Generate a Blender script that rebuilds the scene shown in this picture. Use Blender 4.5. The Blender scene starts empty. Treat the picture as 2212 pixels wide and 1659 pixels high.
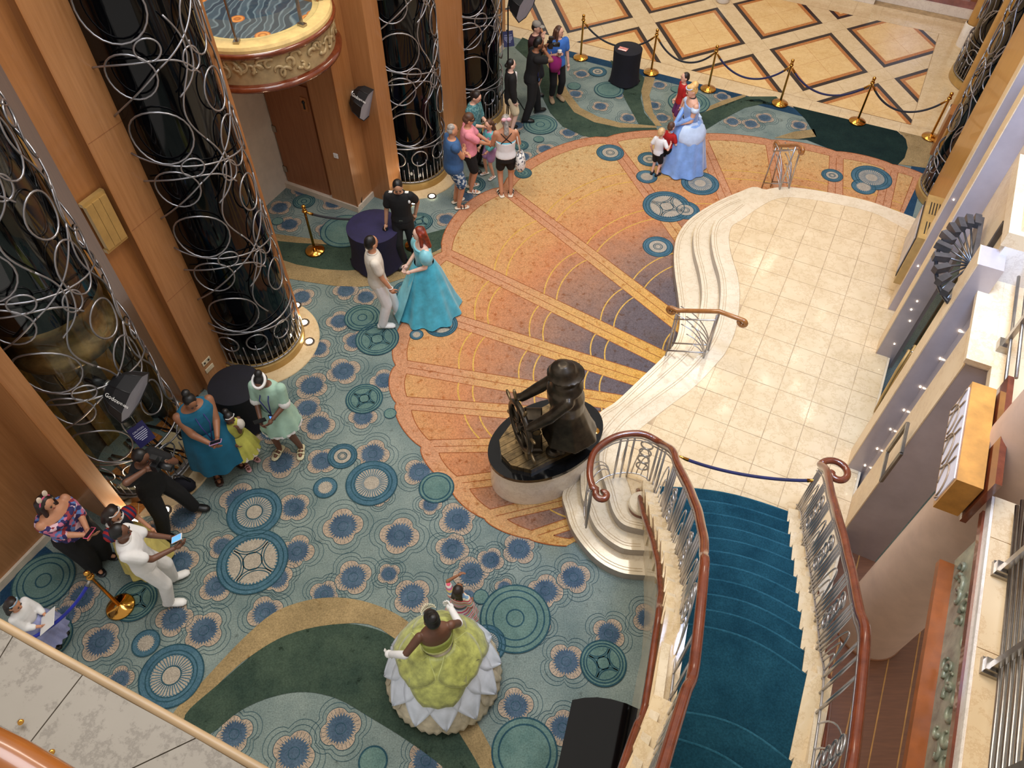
import bpy, bmesh, math, random
from mathutils import Vector, Matrix
random.seed(7)
scene = bpy.context.scene
COL = scene.collection
PI = math.pi
def R(a): return math.radians(a)

# ------------------------------------------------------------------ camera
F_PX, PITCH, ROLL, CAM_H = 1650.0, R(51.59), R(0.13), 9.14
IW, IH = 2212.0, 1659.0
_fwd = Vector((0, math.cos(PITCH), -math.sin(PITCH))); _r = Vector((1, 0, 0)); _u = _r.cross(_fwd)
CR = math.cos(ROLL)*_r + math.sin(ROLL)*_u
CU = -math.sin(ROLL)*_r + math.cos(ROLL)*_u
cam_data = bpy.data.cameras.new('camera'); cam = bpy.data.objects.new('camera', cam_data); COL.objects.link(cam)
cam_data.sensor_fit = 'HORIZONTAL'; cam_data.sensor_width = 36.0; cam_data.lens = F_PX*36.0/IW
cam_data.clip_start = 0.05; cam_data.clip_end = 200
_m = Matrix((CR, CU, -_fwd)).transposed().to_4x4(); _m.translation = Vector((0, 0, CAM_H)); cam.matrix_world = _m
scene.camera = cam
scene.view_settings.view_transform = 'Standard'; scene.view_settings.look = 'None'
scene.view_settings.exposure = 0.0; scene.view_settings.gamma = 1.0; scene.view_settings.use_curve_mapping = False

# ------------------------------------------------------------------ light
world = bpy.data.worlds.new('world'); scene.world = world; world.use_nodes = True
world.node_tree.nodes['Background'].inputs[0].default_value = (1.0, 0.93, 0.85, 1)
world.node_tree.nodes['Background'].inputs[1].default_value = 0.57
def area(name, loc, target, size, power, col, spread=180, size_y=None):
    d = bpy.data.lights.new(name, 'AREA'); d.energy = power; d.color = col; d.size = size; d.spread = R(spread)
    if size_y: d.shape = 'RECTANGLE'; d.size_y = size_y
    o = bpy.data.objects.new(name, d); COL.objects.link(o); o.location = loc
    o.rotation_euler = (Vector(target)-Vector(loc)).to_track_quat('-Z', 'Y').to_euler(); return o
area('chandelier_light', (2.6, 9.2, 12.5), (2.6, 9.2, 0), 2.6, 400, (1.0, 0.90, 0.76))
area('ceiling_light_back', (4.6, 17.0, 11.0), (4.6, 17.0, 0), 4.0, 300, (1.0, 0.87, 0.68))
area('ceiling_light_front', (-1.5, 4.5, 12.5), (-1.5, 5.0, 0), 4.0, 430, (0.90, 0.94, 1.0))
area('ceiling_light_left', (-3.2, 10.5, 11.5), (-3.2, 10.5, 0), 3.0, 470, (1.0, 0.92, 0.80))
area('ceiling_light_right', (4.8, 5.2, 11.0), (4.8, 5.2, 0), 2.0, 150, (1.0, 0.94, 0.86))
area('cove_light_blue', (3.4, 4.6, 8.6), (5.6, 6.9, 3.0), 1.6, 300, (0.34, 0.54, 1.0), 120)

# ------------------------------------------------------------------ frames
TH = R(26.5); AX = Vector((math.sin(TH), math.cos(TH), 0)); NX = Vector((math.cos(TH), -math.sin(TH), 0))
def SN(s, n, z=0.0): return AX*s + NX*n + Vector((0, 0, z))
def G(px, py, z=0.0):
    """world point at height z that the photograph shows at (px, py)"""
    d = CR*((px-IW/2)/F_PX) - CU*((py-IH/2)/F_PX) + _fwd
    t = (z-CAM_H)/d.z
    return Vector((0, 0, CAM_H)) + d*t
def lerp(a, b, t): return a + (b-a)*t
def crom(pts, n=6, closed=False):
    pts = [Vector(p) for p in pts]; out = []; N = len(pts)
    for i in range(N if closed else N-1):
        if closed: p0, p1, p2, p3 = pts[(i-1) % N], pts[i], pts[(i+1) % N], pts[(i+2) % N]
        else: p0, p1, p2, p3 = pts[max(i-1, 0)], pts[i], pts[i+1], pts[min(i+2, N-1)]
        for k in range(n):
            t = k/n
            out.append(0.5*((2*p1)+(p2-p0)*t+(2*p0-5*p1+4*p2-p3)*t*t+(3*p1-p0-3*p2+p3)*t**3))
    if not closed: out.append(pts[-1])
    return out

# ------------------------------------------------------------------ materials
def lin(c): return tuple((x/255/12.92 if x/255 <= .04045 else ((x/255+.055)/1.055)**2.4) for x in c)
MATS = {}
def newmat(name):
    m = bpy.data.materials.new(name); m.use_nodes = True
    nt = m.node_tree; b = nt.nodes['Principled BSDF']; MATS[name] = m
    return m, nt, b
def coords(nt, kind='Object', scale=(1, 1, 1)):
    tc = nt.nodes.new('ShaderNodeTexCoord'); mp = nt.nodes.new('ShaderNodeMapping'); mp.inputs['Scale'].default_value = scale
    nt.links.new(tc.outputs[kind], mp.inputs[0]); return mp.outputs[0]
def noise(nt, vec, scale, detail=4, rough=.6):
    n = nt.nodes.new('ShaderNodeTexNoise'); n.inputs['Scale'].default_value = scale; n.inputs['Detail'].default_value = detail; n.inputs['Roughness'].default_value = rough
    nt.links.new(vec, n.inputs['Vector']); return n.outputs[0]
def ramp(nt, fac, stops):
    r = nt.nodes.new('ShaderNodeValToRGB'); nt.links.new(fac, r.inputs[0]); e = r.color_ramp.elements
    while len(e) < len(stops): e.new(.5)
    for i, (p, c) in enumerate(stops): e[i].position = p; e[i].color = (*lin(c), 1)
    return r.outputs[0]
def mixc(nt, fac, a, b, mode='MIX'):
    m = nt.nodes.new('ShaderNodeMix'); m.data_type = 'RGBA'; m.blend_type = mode
    for inp, v in ((m.inputs['Factor'], fac), (m.inputs['A'], a), (m.inputs['B'], b)):
        if isinstance(v, (int, float)): inp.default_value = v
        elif isinstance(v, tuple): inp.default_value = (*v, 1)
        else: nt.links.new(v, inp)
    return m.outputs['Result']
def bumpit(nt, b, h, strength, dist=.01):
    n = nt.nodes.new('ShaderNodeBump'); n.inputs['Strength'].default_value = strength; n.inputs['Distance'].default_value = dist
    nt.links.new(h, n.inputs['Height']); nt.links.new(n.outputs[0], b.inputs['Normal'])
def M(name, rgb=(128, 128, 128), rough=.55, metal=0, var=.12, scale=6, bump=0, spec=.5, emit=0, coat=0, trans=0, stretch=(1, 1, 1), sheen=0):
    if name in MATS: return MATS[name]
    m, nt, b = newmat(name)
    v = coords(nt, 'Object', stretch); n = noise(nt, v, scale)
    lo = tuple(x*(1-var) for x in rgb); hi = tuple(min(255, x*(1+var)) for x in rgb)
    c = ramp(nt, n, [(.3, lo), (.7, hi)]); nt.links.new(c, b.inputs['Base Color'])
    b.inputs['Roughness'].default_value = rough; b.inputs['Metallic'].default_value = metal
    b.inputs['Specular IOR Level'].default_value = spec; b.inputs['Coat Weight'].default_value = coat
    b.inputs['Transmission Weight'].default_value = trans; b.inputs['Sheen Weight'].default_value = sheen
    if emit: nt.links.new(c, b.inputs['Emission Color']); b.inputs['Emission Strength'].default_value = emit
    if bump: bumpit(nt, b, n, bump)
    return m
def carpet_mat(name, c1, c2, scale=1.3, speck=None):
    m, nt, b = newmat(name); v = coords(nt)
    a = noise(nt, v, scale, 6, .65); f = noise(nt, v, 60, 2)
    col = ramp(nt, a, [(.32, c1), (.68, c2)])
    d = ramp(nt, f, [(.3, (205, 205, 205)), (.7, (255, 255, 255))]); col = mixc(nt, 1.0, col, d, 'MULTIPLY')
    if speck:
        s = noise(nt, v, 7, 5, .7); sm = ramp(nt, s, [(.6, (255, 255, 255)), (.72, speck)]); col = mixc(nt, 1.0, col, sm, 'MULTIPLY')
    nt.links.new(col, b.inputs['Base Color']); b.inputs['Roughness'].default_value = .95; b.inputs['Specular IOR Level'].default_value = .1
    bumpit(nt, b, f, .35, .004); return m
def wood_mat(name, c1, c2, rough=.35, stretch=(9, 9, .5), coat=.15):
    m, nt, b = newmat(name); v = coords(nt, 'Object', stretch); n = noise(nt, v, 3, 8, .6)
    c = ramp(nt, n, [(.3, c1), (.7, c2)]); nt.links.new(c, b.inputs['Base Color']); b.inputs['Roughness'].default_value = rough; b.inputs['Coat Weight'].default_value = coat
    return m
def marble_mat(name, c1, c2, vein, rough=.12, scale=2.2):
    m, nt, b = newmat(name); v = coords(nt)
    n = noise(nt, v, scale, 8, .6); col = ramp(nt, n, [(.3, c1), (.7, c2)])
    n2 = noise(nt, v, scale*1.7, 10, .75); vm = ramp(nt, n2, [(.475, (255, 255, 255)), (.5, vein), (.525, (255, 255, 255))])
    col = mixc(nt, .35, col, vm, 'MULTIPLY'); nt.links.new(col, b.inputs['Base Color']); b.inputs['Roughness'].default_value = rough
    return m
FIELD = carpet_mat('carpet_field', (110, 127, 124), (148, 160, 152), 1.1, (190, 190, 190))
NAVY = carpet_mat('carpet_navy', (34, 62, 88), (48, 80, 106), 2)
GREEN = carpet_mat('carpet_green', (50, 67, 58), (76, 92, 76), 2.0, (130, 140, 130))
TAN = carpet_mat('carpet_tan', (148, 127, 90), (176, 151, 108), 2.2, (200, 180, 150))
PETAL = carpet_mat('carpet_petal', (170, 150, 130), (190, 170, 148), 9)
FBLUE = carpet_mat('carpet_flower_blue', (64, 84, 104), (92, 112, 130), 4)
LINE = carpet_mat('carpet_line', (40, 72, 84), (58, 92, 102), 4)
RINGB = carpet_mat('carpet_ring_blue', (64, 98, 116), (88, 122, 136), 5)
RINGG = carpet_mat('carpet_ring_green', (90, 120, 115), (114, 141, 132), 4)
RINGT = carpet_mat('carpet_ring_tan', (166, 156, 140), (186, 174, 156), 12)
GOLDL = carpet_mat('carpet_gold_line', (206, 160, 72), (226, 182, 98), 8)
RUSTL = carpet_mat('carpet_rust_line', (150, 84, 46), (172, 100, 60), 8)
STAIRC = carpet_mat('stair_carpet', (20, 58, 72), (32, 76, 90), 3)
SHC = Vector((4.55, 6.25, 0))
def shell_mat(name, stops, rmax):
    m, nt, b = newmat(name); g = nt.nodes.new('ShaderNodeNewGeometry')
    vm = nt.nodes.new('ShaderNodeVectorMath'); vm.operation = 'DISTANCE'; nt.links.new(g.outputs['Position'], vm.inputs[0]); vm.inputs[1].default_value = SHC
    mp = nt.nodes.new('ShaderNodeMapping'); nt.links.new(g.outputs['Position'], mp.inputs[0])
    n = noise(nt, mp.outputs[0], 1.6, 6, .65); f = noise(nt, mp.outputs[0], 55, 2); n3 = noise(nt, mp.outputs[0], 9, 5, .7)
    ad = nt.nodes.new('ShaderNodeMath'); ad.operation = 'MULTIPLY_ADD'; nt.links.new(n, ad.inputs[0]); ad.inputs[1].default_value = 1.3; nt.links.new(vm.outputs['Value'], ad.inputs[2])
    dv = nt.nodes.new('ShaderNodeMath'); dv.operation = 'DIVIDE'; nt.links.new(ad.outputs[0], dv.inputs[0]); dv.inputs[1].default_value = rmax
    col = ramp(nt, dv.outputs[0], stops)
    d = ramp(nt, f, [(.3, (200, 200, 200)), (.7, (255, 255, 255))]); col = mixc(nt, 1.0, col, d, 'MULTIPLY')
    d = ramp(nt, n3, [(.54, (255, 255, 255)), (.70, (212, 180, 148))]); col = mixc(nt, 1.0, col, d, 'MULTIPLY')
    nt.links.new(col, b.inputs['Base Color']); b.inputs['Roughness'].default_value = .95; b.inputs['Specular IOR Level'].default_value = .1
    return m
SHELL = shell_mat('carpet_shell_panel', [(.30, (96, 90, 94)), (.52, (112, 99, 98)), (.62, (158, 122, 102)), (.74, (204, 138, 94)), (.87, (212, 164, 108)), (1.0, (208, 174, 122))], 8.2)
SHRIB = shell_mat('carpet_shell_rib', [(.4, (222, 168, 80)), (.62, (210, 164, 104)), (.78, (206, 150, 112)), (1, (200, 142, 106))], 8.2)
WOOD = wood_mat('wood_panel', (158, 106, 62), (178, 124, 78), .32)
WOODE = wood_mat('wood_edge', (150, 96, 52), (170, 112, 64), .28)
WOODD = wood_mat('wood_door', (134, 82, 48), (154, 100, 62), .4)
MAHOG = wood_mat('handrail_wood', (92, 40, 22), (124, 60, 34), .16, (3, 3, 3), .6)
OAKR = wood_mat('light_handrail_wood', (136, 84, 36), (164, 106, 52), .2, (3, 3, 3), .5)
MARB = marble_mat('cream_marble', (214, 196, 164), (228, 210, 180), (206, 186, 156), .1)
MARB2 = marble_mat('cream_marble_tile', (210, 184, 142), (224, 200, 160), (196, 168, 128), .09)
MARB3 = marble_mat('sand_marble_tile', (220, 182, 120), (230, 196, 138), (200, 156, 100), .12)
MARBW = marble_mat('white_marble', (226, 214, 198), (236, 226, 212), (196, 182, 176), .14)
MARBG = M('grey_pier_stone', (176, 164, 160), .24, .2, var=.05, scale=2)
MARBS = marble_mat('ledge_stone', (138, 128, 114), (156, 146, 132), (110, 96, 84), .5, 1.5)
BLACKST = M('black_granite', (16, 16, 16), .08, var=.2)
BROWNST = M('brown_stone', (176, 110, 52), .25, var=.15, scale=30)
DARKST = M('dark_stone', (30, 20, 20), .2, var=.2)
JOINT = M('grout_joint', (172, 146, 110), .8)
BRASS = M('polished_brass', (206, 150, 70), .12, 1, var=.05)
STEEL = M('brushed_steel', (170, 164, 156), .28, 1, var=.06, scale=20)
GRILLE = M('grille_metal', (160, 158, 162), .32, .85, var=.05)
NICKEL = M('satin_nickel', (190, 186, 184), .3, .85, var=.04)
BRONZE = M('dark_bronze', (58, 50, 40), .34, .75, var=.35, scale=5)
BRONZE2 = M('worn_bronze', (104, 86, 58), .38, .7, var=.35, scale=9)
GLASSD = M('dark_glass', (4, 5, 8), .06, 0, var=.2, spec=.35)
BLACK = M('black_metal', (18, 18, 20), .4)
BLACKCL = M('black_cloth', (13, 12, 24), .85, var=.2)
NAVYCL = M('navy_cloth', (34, 28, 66), .85, var=.12)
VELVET = M('navy_velvet', (14, 16, 66), .7, var=.2, sheen=.3)
VELVETK = M('black_velvet', (16, 17, 26), .7, var=.2, sheen=.3)
WHITE = M('white_paint', (232, 230, 226), .5, var=.02)
SIGNB = M('sign_navy', (30, 30, 84), .4, var=.05)
LAMP = M('lamp_glow', (255, 240, 214), .4, emit=14, var=0)
LAMPW = M('frosted_lamp_glass', (214, 208, 214), .5, emit=.15, var=.03)
SCREEN = M('screen_glow', (90, 150, 235), .3, emit=1.2, var=.02)
GOLDP = M('gold_panel', (184, 150, 90), .4, .35, var=.06)
FABW = M('diffuser_fabric', (150, 152, 168), .8, var=.03)

# ------------------------------------------------------------------ mesh helpers
class MB:
    def __init__(s): s.v = []; s.f = []; s.m = []
    def add(s, vs, fs, mi=0):
        o = len(s.v); s.v += [tuple(v) for v in vs]; s.f += [tuple(i+o for i in f) for f in fs]; s.m += [mi]*len(fs); return s
    def box(s, c, d, mi=0, X=Vector((1, 0, 0)), Y=Vector((0, 1, 0)), Z=Vector((0, 0, 1))):
        c = Vector(c); hx, hy, hz = d[0]/2, d[1]/2, d[2]/2
        vs = [c+X*(i*hx)+Y*(j*hy)+Z*(k*hz) for k in (-1, 1) for j in (-1, 1) for i in (-1, 1)]
        return s.add(vs, [(0, 2, 3, 1), (4, 5, 7, 6), (0, 1, 5, 4), (2, 6, 7, 3), (0, 4, 6, 2), (1, 3, 7, 5)], mi)
    def poly(s, pts, mi=0): return s.add(pts, [tuple(range(len(pts)))], mi)
    def prism(s, pts, z0, z1, mi=0, side=None, bot=False):
        pts = [Vector((p[0], p[1], 0)) for p in pts]
        A = sum(pts[i].x*pts[(i+1) % len(pts)].y-pts[(i+1) % len(pts)].x*pts[i].y for i in range(len(pts)))
        if A < 0: pts = pts[::-1]
        n = len(pts); vs = [Vector((p.x, p.y, z0)) for p in pts]+[Vector((p.x, p.y, z1)) for p in pts]
        s.add(vs, [tuple(range(n, 2*n))], mi)
        s.add(vs, [(i, (i+1) % n, n+(i+1) % n, n+i) for i in range(n)], mi if side is None else side)
        if bot: s.add(vs, [tuple(range(n-1, -1, -1))], mi)
        return s
    def strip(s, pts, w, z, mi=0, closed=False):
        pts = [Vector((p[0], p[1], 0)) for p in pts]; n = len(pts); L = []; Rr = []
        for i in range(n):
            a = pts[i-1] if (i > 0 or closed) else pts[i]; b = pts[(i+1) % n] if (i < n-1 or closed) else pts[i]
            t = (b-a); t = t.normalized() if t.length > 1e-9 else Vector((1, 0, 0)); q = Vector((-t.y, t.x, 0))
            L.append(pts[i]+q*w/2+Vector((0, 0, z))); Rr.append(pts[i]-q*w/2+Vector((0, 0, z)))
        return s.add(L+Rr, [(n+i, n+(i+1) % n, (i+1) % n, i) for i in range(n if closed else n-1)], mi)
    def tube(s, pts, r, mi=0, seg=8, closed=False, cap=True, rs=None):
        pts = [Vector(p) for p in pts]; n = len(pts); rings = []; up = None
        for i in range(n):
            a = pts[i-1] if (i > 0 or closed) else pts[i]; b = pts[(i+1) % n] if (i < n-1 or closed) else pts[i]
            t = (b-a).normalized() if (b-a).length > 1e-9 else Vector((0, 0, 1))
            if up is None: up = t.orthogonal().normalized()
            up = (up-t*up.dot(t)); up = up.normalized() if up.length > 1e-6 else t.orthogonal().normalized()
            q = t.cross(up); rr = rs[i] if rs else r
            rings.append([pts[i]+(up*math.cos(2*PI*k/seg)+q*math.sin(2*PI*k/seg))*rr for k in range(seg)])
        vs = [v for g in rings for v in g]; fs = []
        for i in range(n if closed else n-1):
            j = (i+1) % n
            fs += [(i*seg+k, i*seg+(k+1) % seg, j*seg+(k+1) % seg, j*seg+k) for k in range(seg)]
        if cap and not closed: fs += [tuple(range(seg-1, -1, -1)), tuple((n-1)*seg+k for k in range(seg))]
        return s.add(vs, fs, mi)
    def lathe(s, prof, c=(0, 0, 0), seg=24, mi=0, a0=0, a1=2*PI, wave=None):
        c = Vector(c); full = abs(a1-a0-2*PI) < 1e-6; m = seg if full else seg+1; vs = []
        for (r, z) in prof:
            for k in range(m):
                a = a0+(a1-a0)*k/seg; rr = r*(1+(wave(a, z) if wave else 0)); vs.append(c+Vector((rr*math.cos(a), rr*math.sin(a), z)))
        fs = [(i*m+k, i*m+(k+1) % m, (i+1)*m+(k+1) % m, (i+1)*m+k) for i in range(len(prof)-1) for k in range(seg)]
        return s.add(vs, fs, mi)
    def ell(s, c, r, mi=0, seg=14, rings=9, rot=None):
        c = Vector(c); vs = []
        for i in range(rings+1):
            a = PI*i/rings
            for k in range(seg):
                b = 2*PI*k/seg; p = Vector((r[0]*math.sin(a)*math.cos(b), r[1]*math.sin(a)*math.sin(b), -r[2]*math.cos(a)))
                vs.append(c+(rot @ p if rot else p))
        return s.add(vs, [(i*seg+k, i*seg+(k+1) % seg, (i+1)*seg+(k+1) % seg, (i+1)*seg+k) for i in range(rings) for k in range(seg)], mi)
    def caps(s, a, b, ra, rb, mi=0, seg=10):
        a = Vector(a); b = Vector(b); t = (b-a); L = t.length; t = t.normalized() if L > 1e-9 else Vector((0, 0, 1)); P = []; rs = []
        for k in (85, 60, 30): P.append(a-t*ra*math.sin(R(k))); rs.append(ra*math.cos(R(k)))
        P.append(a); rs.append(ra); P.append(b); rs.append(rb)
        for k in (30, 60, 85): P.append(b+t*rb*math.sin(R(k))); rs.append(rb*math.cos(R(k)))
        return s.tube(P, 1, mi, seg, rs=rs)
    def loft(s, rings, mi=0, cap=True):
        n = len(rings[0]); vs = [v for g in rings for v in g]
        fs = [(i*n+k, i*n+(k+1) % n, (i+1)*n+(k+1) % n, (i+1)*n+k) for i in range(len(rings)-1) for k in range(n)]
        if cap: fs += [tuple(range(n-1, -1, -1)), tuple((len(rings)-1)*n+k for k in range(n))]
        return s.add(vs, fs, mi)
    def mesh(s, name, mats, smooth=False):
        me = bpy.data.meshes.new(name); me.from_pydata(s.v, [], s.f); me.update()
        for m in (mats if isinstance(mats, (list, tuple)) else [mats]): me.materials.append(m)
        if len(me.materials) > 1: me.polygons.foreach_set('material_index', s.m)
        if smooth: me.polygons.foreach_set('use_smooth', [True]*len(me.polygons))
        return me
    def build(s, name, mats, parent=None, smooth=False, loc=None):
        return link(name, s.mesh(name, mats, smooth), parent, loc)
def link(name, me, parent=None, loc=None):
    o = bpy.data.objects.new(name, me); COL.objects.link(o)
    if parent is not None: o.parent = parent
    if loc is not None: o.location = loc
    return o
def tag(o, label=None, cat=None, group=None, kind=None):
    if label: o['label'] = label
    if cat: o['category'] = cat
    if group: o['group'] = group
    if kind: o['kind'] = kind
    return o
def empty(name, loc=(0, 0, 0), label=None, cat=None, group=None, rz=0, kind=None):
    o = bpy.data.objects.new(name, None); COL.objects.link(o); o.location = loc; o.rotation_euler = (0, 0, rz); o.empty_display_size = .1
    return tag(o, label, cat, group, kind)
def copy_tree(o, parent=None):
    c = o.copy(); COL.objects.link(c)
    if parent is not None: c.parent = parent
    for ch in list(o.children): copy_tree(ch, c)
    return c
def smooth_by_angle(o, ang=40):
    me = o.data; me.polygons.foreach_set('use_smooth', [True]*len(me.polygons))
    try: me.set_sharp_from_angle(angle=R(ang))
    except Exception: pass
    return o
def clip(poly, p, nrm):
    out = []; n = len(poly)
    for i in range(n):
        a, b = poly[i], poly[(i+1) % n]; da, db = (a-p).dot(nrm), (b-p).dot(nrm)
        if da >= 0: out.append(a)
        if (da >= 0) != (db >= 0): out.append(a+(b-a)*(da/(da-db)))
    return out
def text_mesh(body, size, extrude=.001):
    c = bpy.data.curves.new('t', 'FONT'); c.body = body; c.size = size; c.extrude = extrude; c.align_x = 'CENTER'; c.align_y = 'CENTER'; c.resolution_u = 2
    o = bpy.data.objects.new('t', c); COL.objects.link(o); bpy.context.view_layer.update()
    me = bpy.data.meshes.new_from_object(o.evaluated_get(bpy.context.evaluated_depsgraph_get())); bpy.data.objects.remove(o); return me
def place_text(body, size, M4, mat, parent, name='lettering'):
    me = text_mesh(body, size); me.materials.append(mat); o = link(name, me, parent); o.matrix_local = M4; return o
# ================================================================== FLOORS
def gp(l, z=0): return [G(x, y, z) for x, y in l]
b = MB(); b.poly([SN(-1.5, -9.8), SN(-1.5, 3.6), SN(13.4, 3.6), SN(13.4, 2.4), SN(15.95, 2.4), SN(15.95, -9.8)][::-1])
floor = b.build('floor', FIELD); tag(floor, 'blue-green patterned carpet covering the atrium floor', kind='structure')
# border strip
b = MB(); b.poly([SN(15.7, -7.6, .003), SN(15.7, 1.62, .003), SN(15.95, 1.62, .003), SN(15.95, -7.6, .003)][::-1])
b.poly([SN(12.4, 1.36, .003), SN(15.7, 1.36, .003), SN(15.7, 1.62, .003), SN(12.4, 1.62, .003)])
b.poly([G(0, 1262, .003), G(98, 1180, .003), G(118, 1196, .003), G(0, 1310, .003)])
b.build('carpet_border', NAVY, floor)
# flowers
FL = [(742,802,50),(673,833,50),(664,881,44),(784,901,42),(687,919,50),(805,981,50),(695,996,46),(608,999,54),(906,1020,48),(830,822,42),(635,1096,48),(741,1137,58),(863,1157,58),(988,1121,56),(977,1186,50),(641,1191,52),(1121,1186,50),(763,1247,54),(890,1288,56),(1018,1239,54),(700,1284,44),(1178,1277,52),(736,1574,60),(635,1627,64),(920,1643,56),(1114,1525,52),(1239,1247,50),(1315,1369,48),(1223,1429,54),(1400,1336,46),(1215,1572,50),(177,1289,52),(218,1387,58),(389,1216,54),(377,1336,54),(440,1362,58),(573,1324,52),(506,1586,54),(259,1469,42),(516,1080,56),(396,1118,54),(585,931,48),(468,1266,50),(654,412,34),(605,449,34),(720,439,34),(625,485,36),(706,496,34),(747,628,38),(652,642,38),(734,694,40),(769,737,42),(790,642,36),(964,474,32),(687,753,40),(1007,425,32),(1256,160,24),(1243,203,24),(1297,230,26),(1357,255,26),(1229,287,28),(1270,306,28),(1178,323,30),(1129,339,30),(1424,184,24),(1411,228,25),(1430,255,26),(1560,209,25),(1582,263,26),(1652,255,27),(1622,268,27),(1726,271,26),(1118,271,26),(1335,205,22),(1050,330,26),(300,1180,46),(140,1330,46),(560,1130,40),(930,1090,34),(1060,1210,40),(1090,1270,30),(820,1075,30),(690,1345,30),(660,720,34),(1010,1290,34),(840,1240,34),(1160,1350,40),(330,1150,40),(600,1250,44),(480,1180,40)]
b = MB()
def quat(c, r, rot, z, k=1.0, n=48):
    return [c+Vector((math.cos(a), math.sin(a), 0))*(r*k*(.66+.34*abs(math.cos(2*(a-rot)))**.5))+Vector((0, 0, z)) for a in [2*PI*i/n for i in range(n)]]
for i, (x, y, w) in enumerate(FL):
    c = G(x, y); c.z = 0; r = abs(G(x+w, y).x-G(x-w, y).x)/2*.80; rot = random.uniform(0, PI/2); z = .0035+.00002*i
    b.poly(quat(c, r*.95, rot, z), 0)
    for k, wd in ((.95, .007), (1.18, .0048), (1.42, .0048)): b.strip(quat(c, r, rot, 0, k), wd, z+.0004, 2, True)
    n = 56; b.poly([c+Vector((math.cos(a), math.sin(a), 0))*(r*(.70 if j % 2 else .54)*random.uniform(.95, 1.05))+Vector((0, 0, z+.0008)) for j, a in enumerate([2*PI*q/n for q in range(n)])], 1)
    for j in range(28):
        a = 2*PI*j/28; d = Vector((math.cos(a), math.sin(a), 0)); rr = .66+.34*abs(math.cos(2*(a-rot)))**.5
        b.strip([c+d*r*.62, c+d*r*(rr*.95-.06)], .004, z+.0006, 2)
    b.strip([c+Vector((math.cos(a), math.sin(a), 0))*r*.24 for a in [2*PI*q/20 for q in range(20)]], .007, z+.0012, 2, True)
o = b.build('carpet_flowers', [PETAL, FBLUE, LINE], floor); tag(o, kind='stuff')
# leaf bands
b = MB()
def band(l, mi, z): b.poly([p+Vector((0, 0, z)) for p in crom([G(x, y) for x, y in l], 4, True)], mi)
Z = .0065
band([(375,1540),(440,1470),(520,1385),(590,1325),(660,1298),(730,1291),(800,1303),(870,1335),(920,1385),(975,1480),(1030,1560),(1082,1659),(1110,1720),(1040,1720),(980,1565),(850,1378),(735,1348),(560,1405),(430,1520),(380,1570)], 1, Z)
band([(400,1545),(470,1480),(560,1405),(640,1365),(735,1348),(800,1356),(850,1378),(890,1420),(930,1490),(980,1565),(1037,1659),(1060,1720),(1010,1720),(960,1660),(880,1600),(800,1550),(730,1510),(660,1495),(590,1505),(520,1535),(455,1585),(420,1580)], 0, Z+.0005)
def bandl(l, mi, z): b.poly([G(x, y, 0)+Vector((0, 0, z)) for x, y in l], mi)
bandl([(590,505),(641,512),(696,519),(755,520),(755,530),(696,528),(641,525),(592,520)], 1, Z)
bandl([(592,520),(641,525),(696,528),(755,530),(820,528),(880,517),(967,493),(975,500),(965,528),(930,550),(885,569),(804,581),(750,585),(696,582),(641,572),(600,559)], 0, Z)
bandl([(600,559),(641,572),(696,582),(750,585),(804,581),(885,569),(960,535),(930,590),(870,602),(830,615),(777,620),(723,618),(668,610),(605,599)], 1, Z)
def c3(l): return [(1080+x/3.687, y/3.687) for x, y in l]
bandl(c3([(180,300),(250,330),(390,470),(440,600),(500,740),(600,880),(750,955),(950,1000),(1240,1005),(1260,1060),(1000,1110),(870,1135),(650,1080),(500,1010),(400,900),(340,780),(310,650),(250,500),(120,380)]), 0, Z)
bandl(c3([(380,460),(480,620),(560,760),(640,860),(780,930),(960,980),(1240,1005),(1250,1020),(950,1018),(750,975),(590,895),(490,760),(430,610),(350,480)]), 1, Z+.0004)
bandl(c3([(880,480),(930,640),(1000,800),(1110,1000),(1240,1005),(1150,900),(1120,780),(1150,620),(1080,560)]), 0, Z)
bandl(c3([(1155,610),(1125,730),(1150,880),(1240,1005),(1290,1005),(1220,900),(1190,760),(1235,620)]), 1, Z+.0004)
bandl(c3([(1660,850),(1780,800),(1945,755),(1960,770),(1800,850),(1640,890)]), 1, Z)
bandl(c3([(1960,770),(2200,770),(2230,800),(1950,860),(1760,960),(1590,1065),(1500,1060),(1500,930),(1640,890)]), 0, Z)
def c4(l): return [(1612+x/3.687, y/3.687) for x, y in l]
DGREEN = carpet_mat('carpet_dark_green', (22, 40, 40), (34, 54, 50), 2)
bandl(c4([(-30,800),(100,790),(210,830),(380,850),(760,940),(1200,1045),(1270,1110),(1285,1180),(1260,1260),(1200,1320),(720,1210),(480,1115),(380,1110),(555,1090),(470,950),(370,850),(200,840)]), 2, Z)
bandl(c4([(1210,1045),(1480,1110),(1480,1200),(1430,1340),(1210,1310),(1260,1260),(1285,1180),(1270,1110)]), 1, Z)
bandl(c4([(220,1100),(380,1050),(540,1030),(560,1090),(410,1110)]), 1, Z)
b.build('carpet_leaf_bands', [GREEN, TAN, DGREEN], floor)
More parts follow.
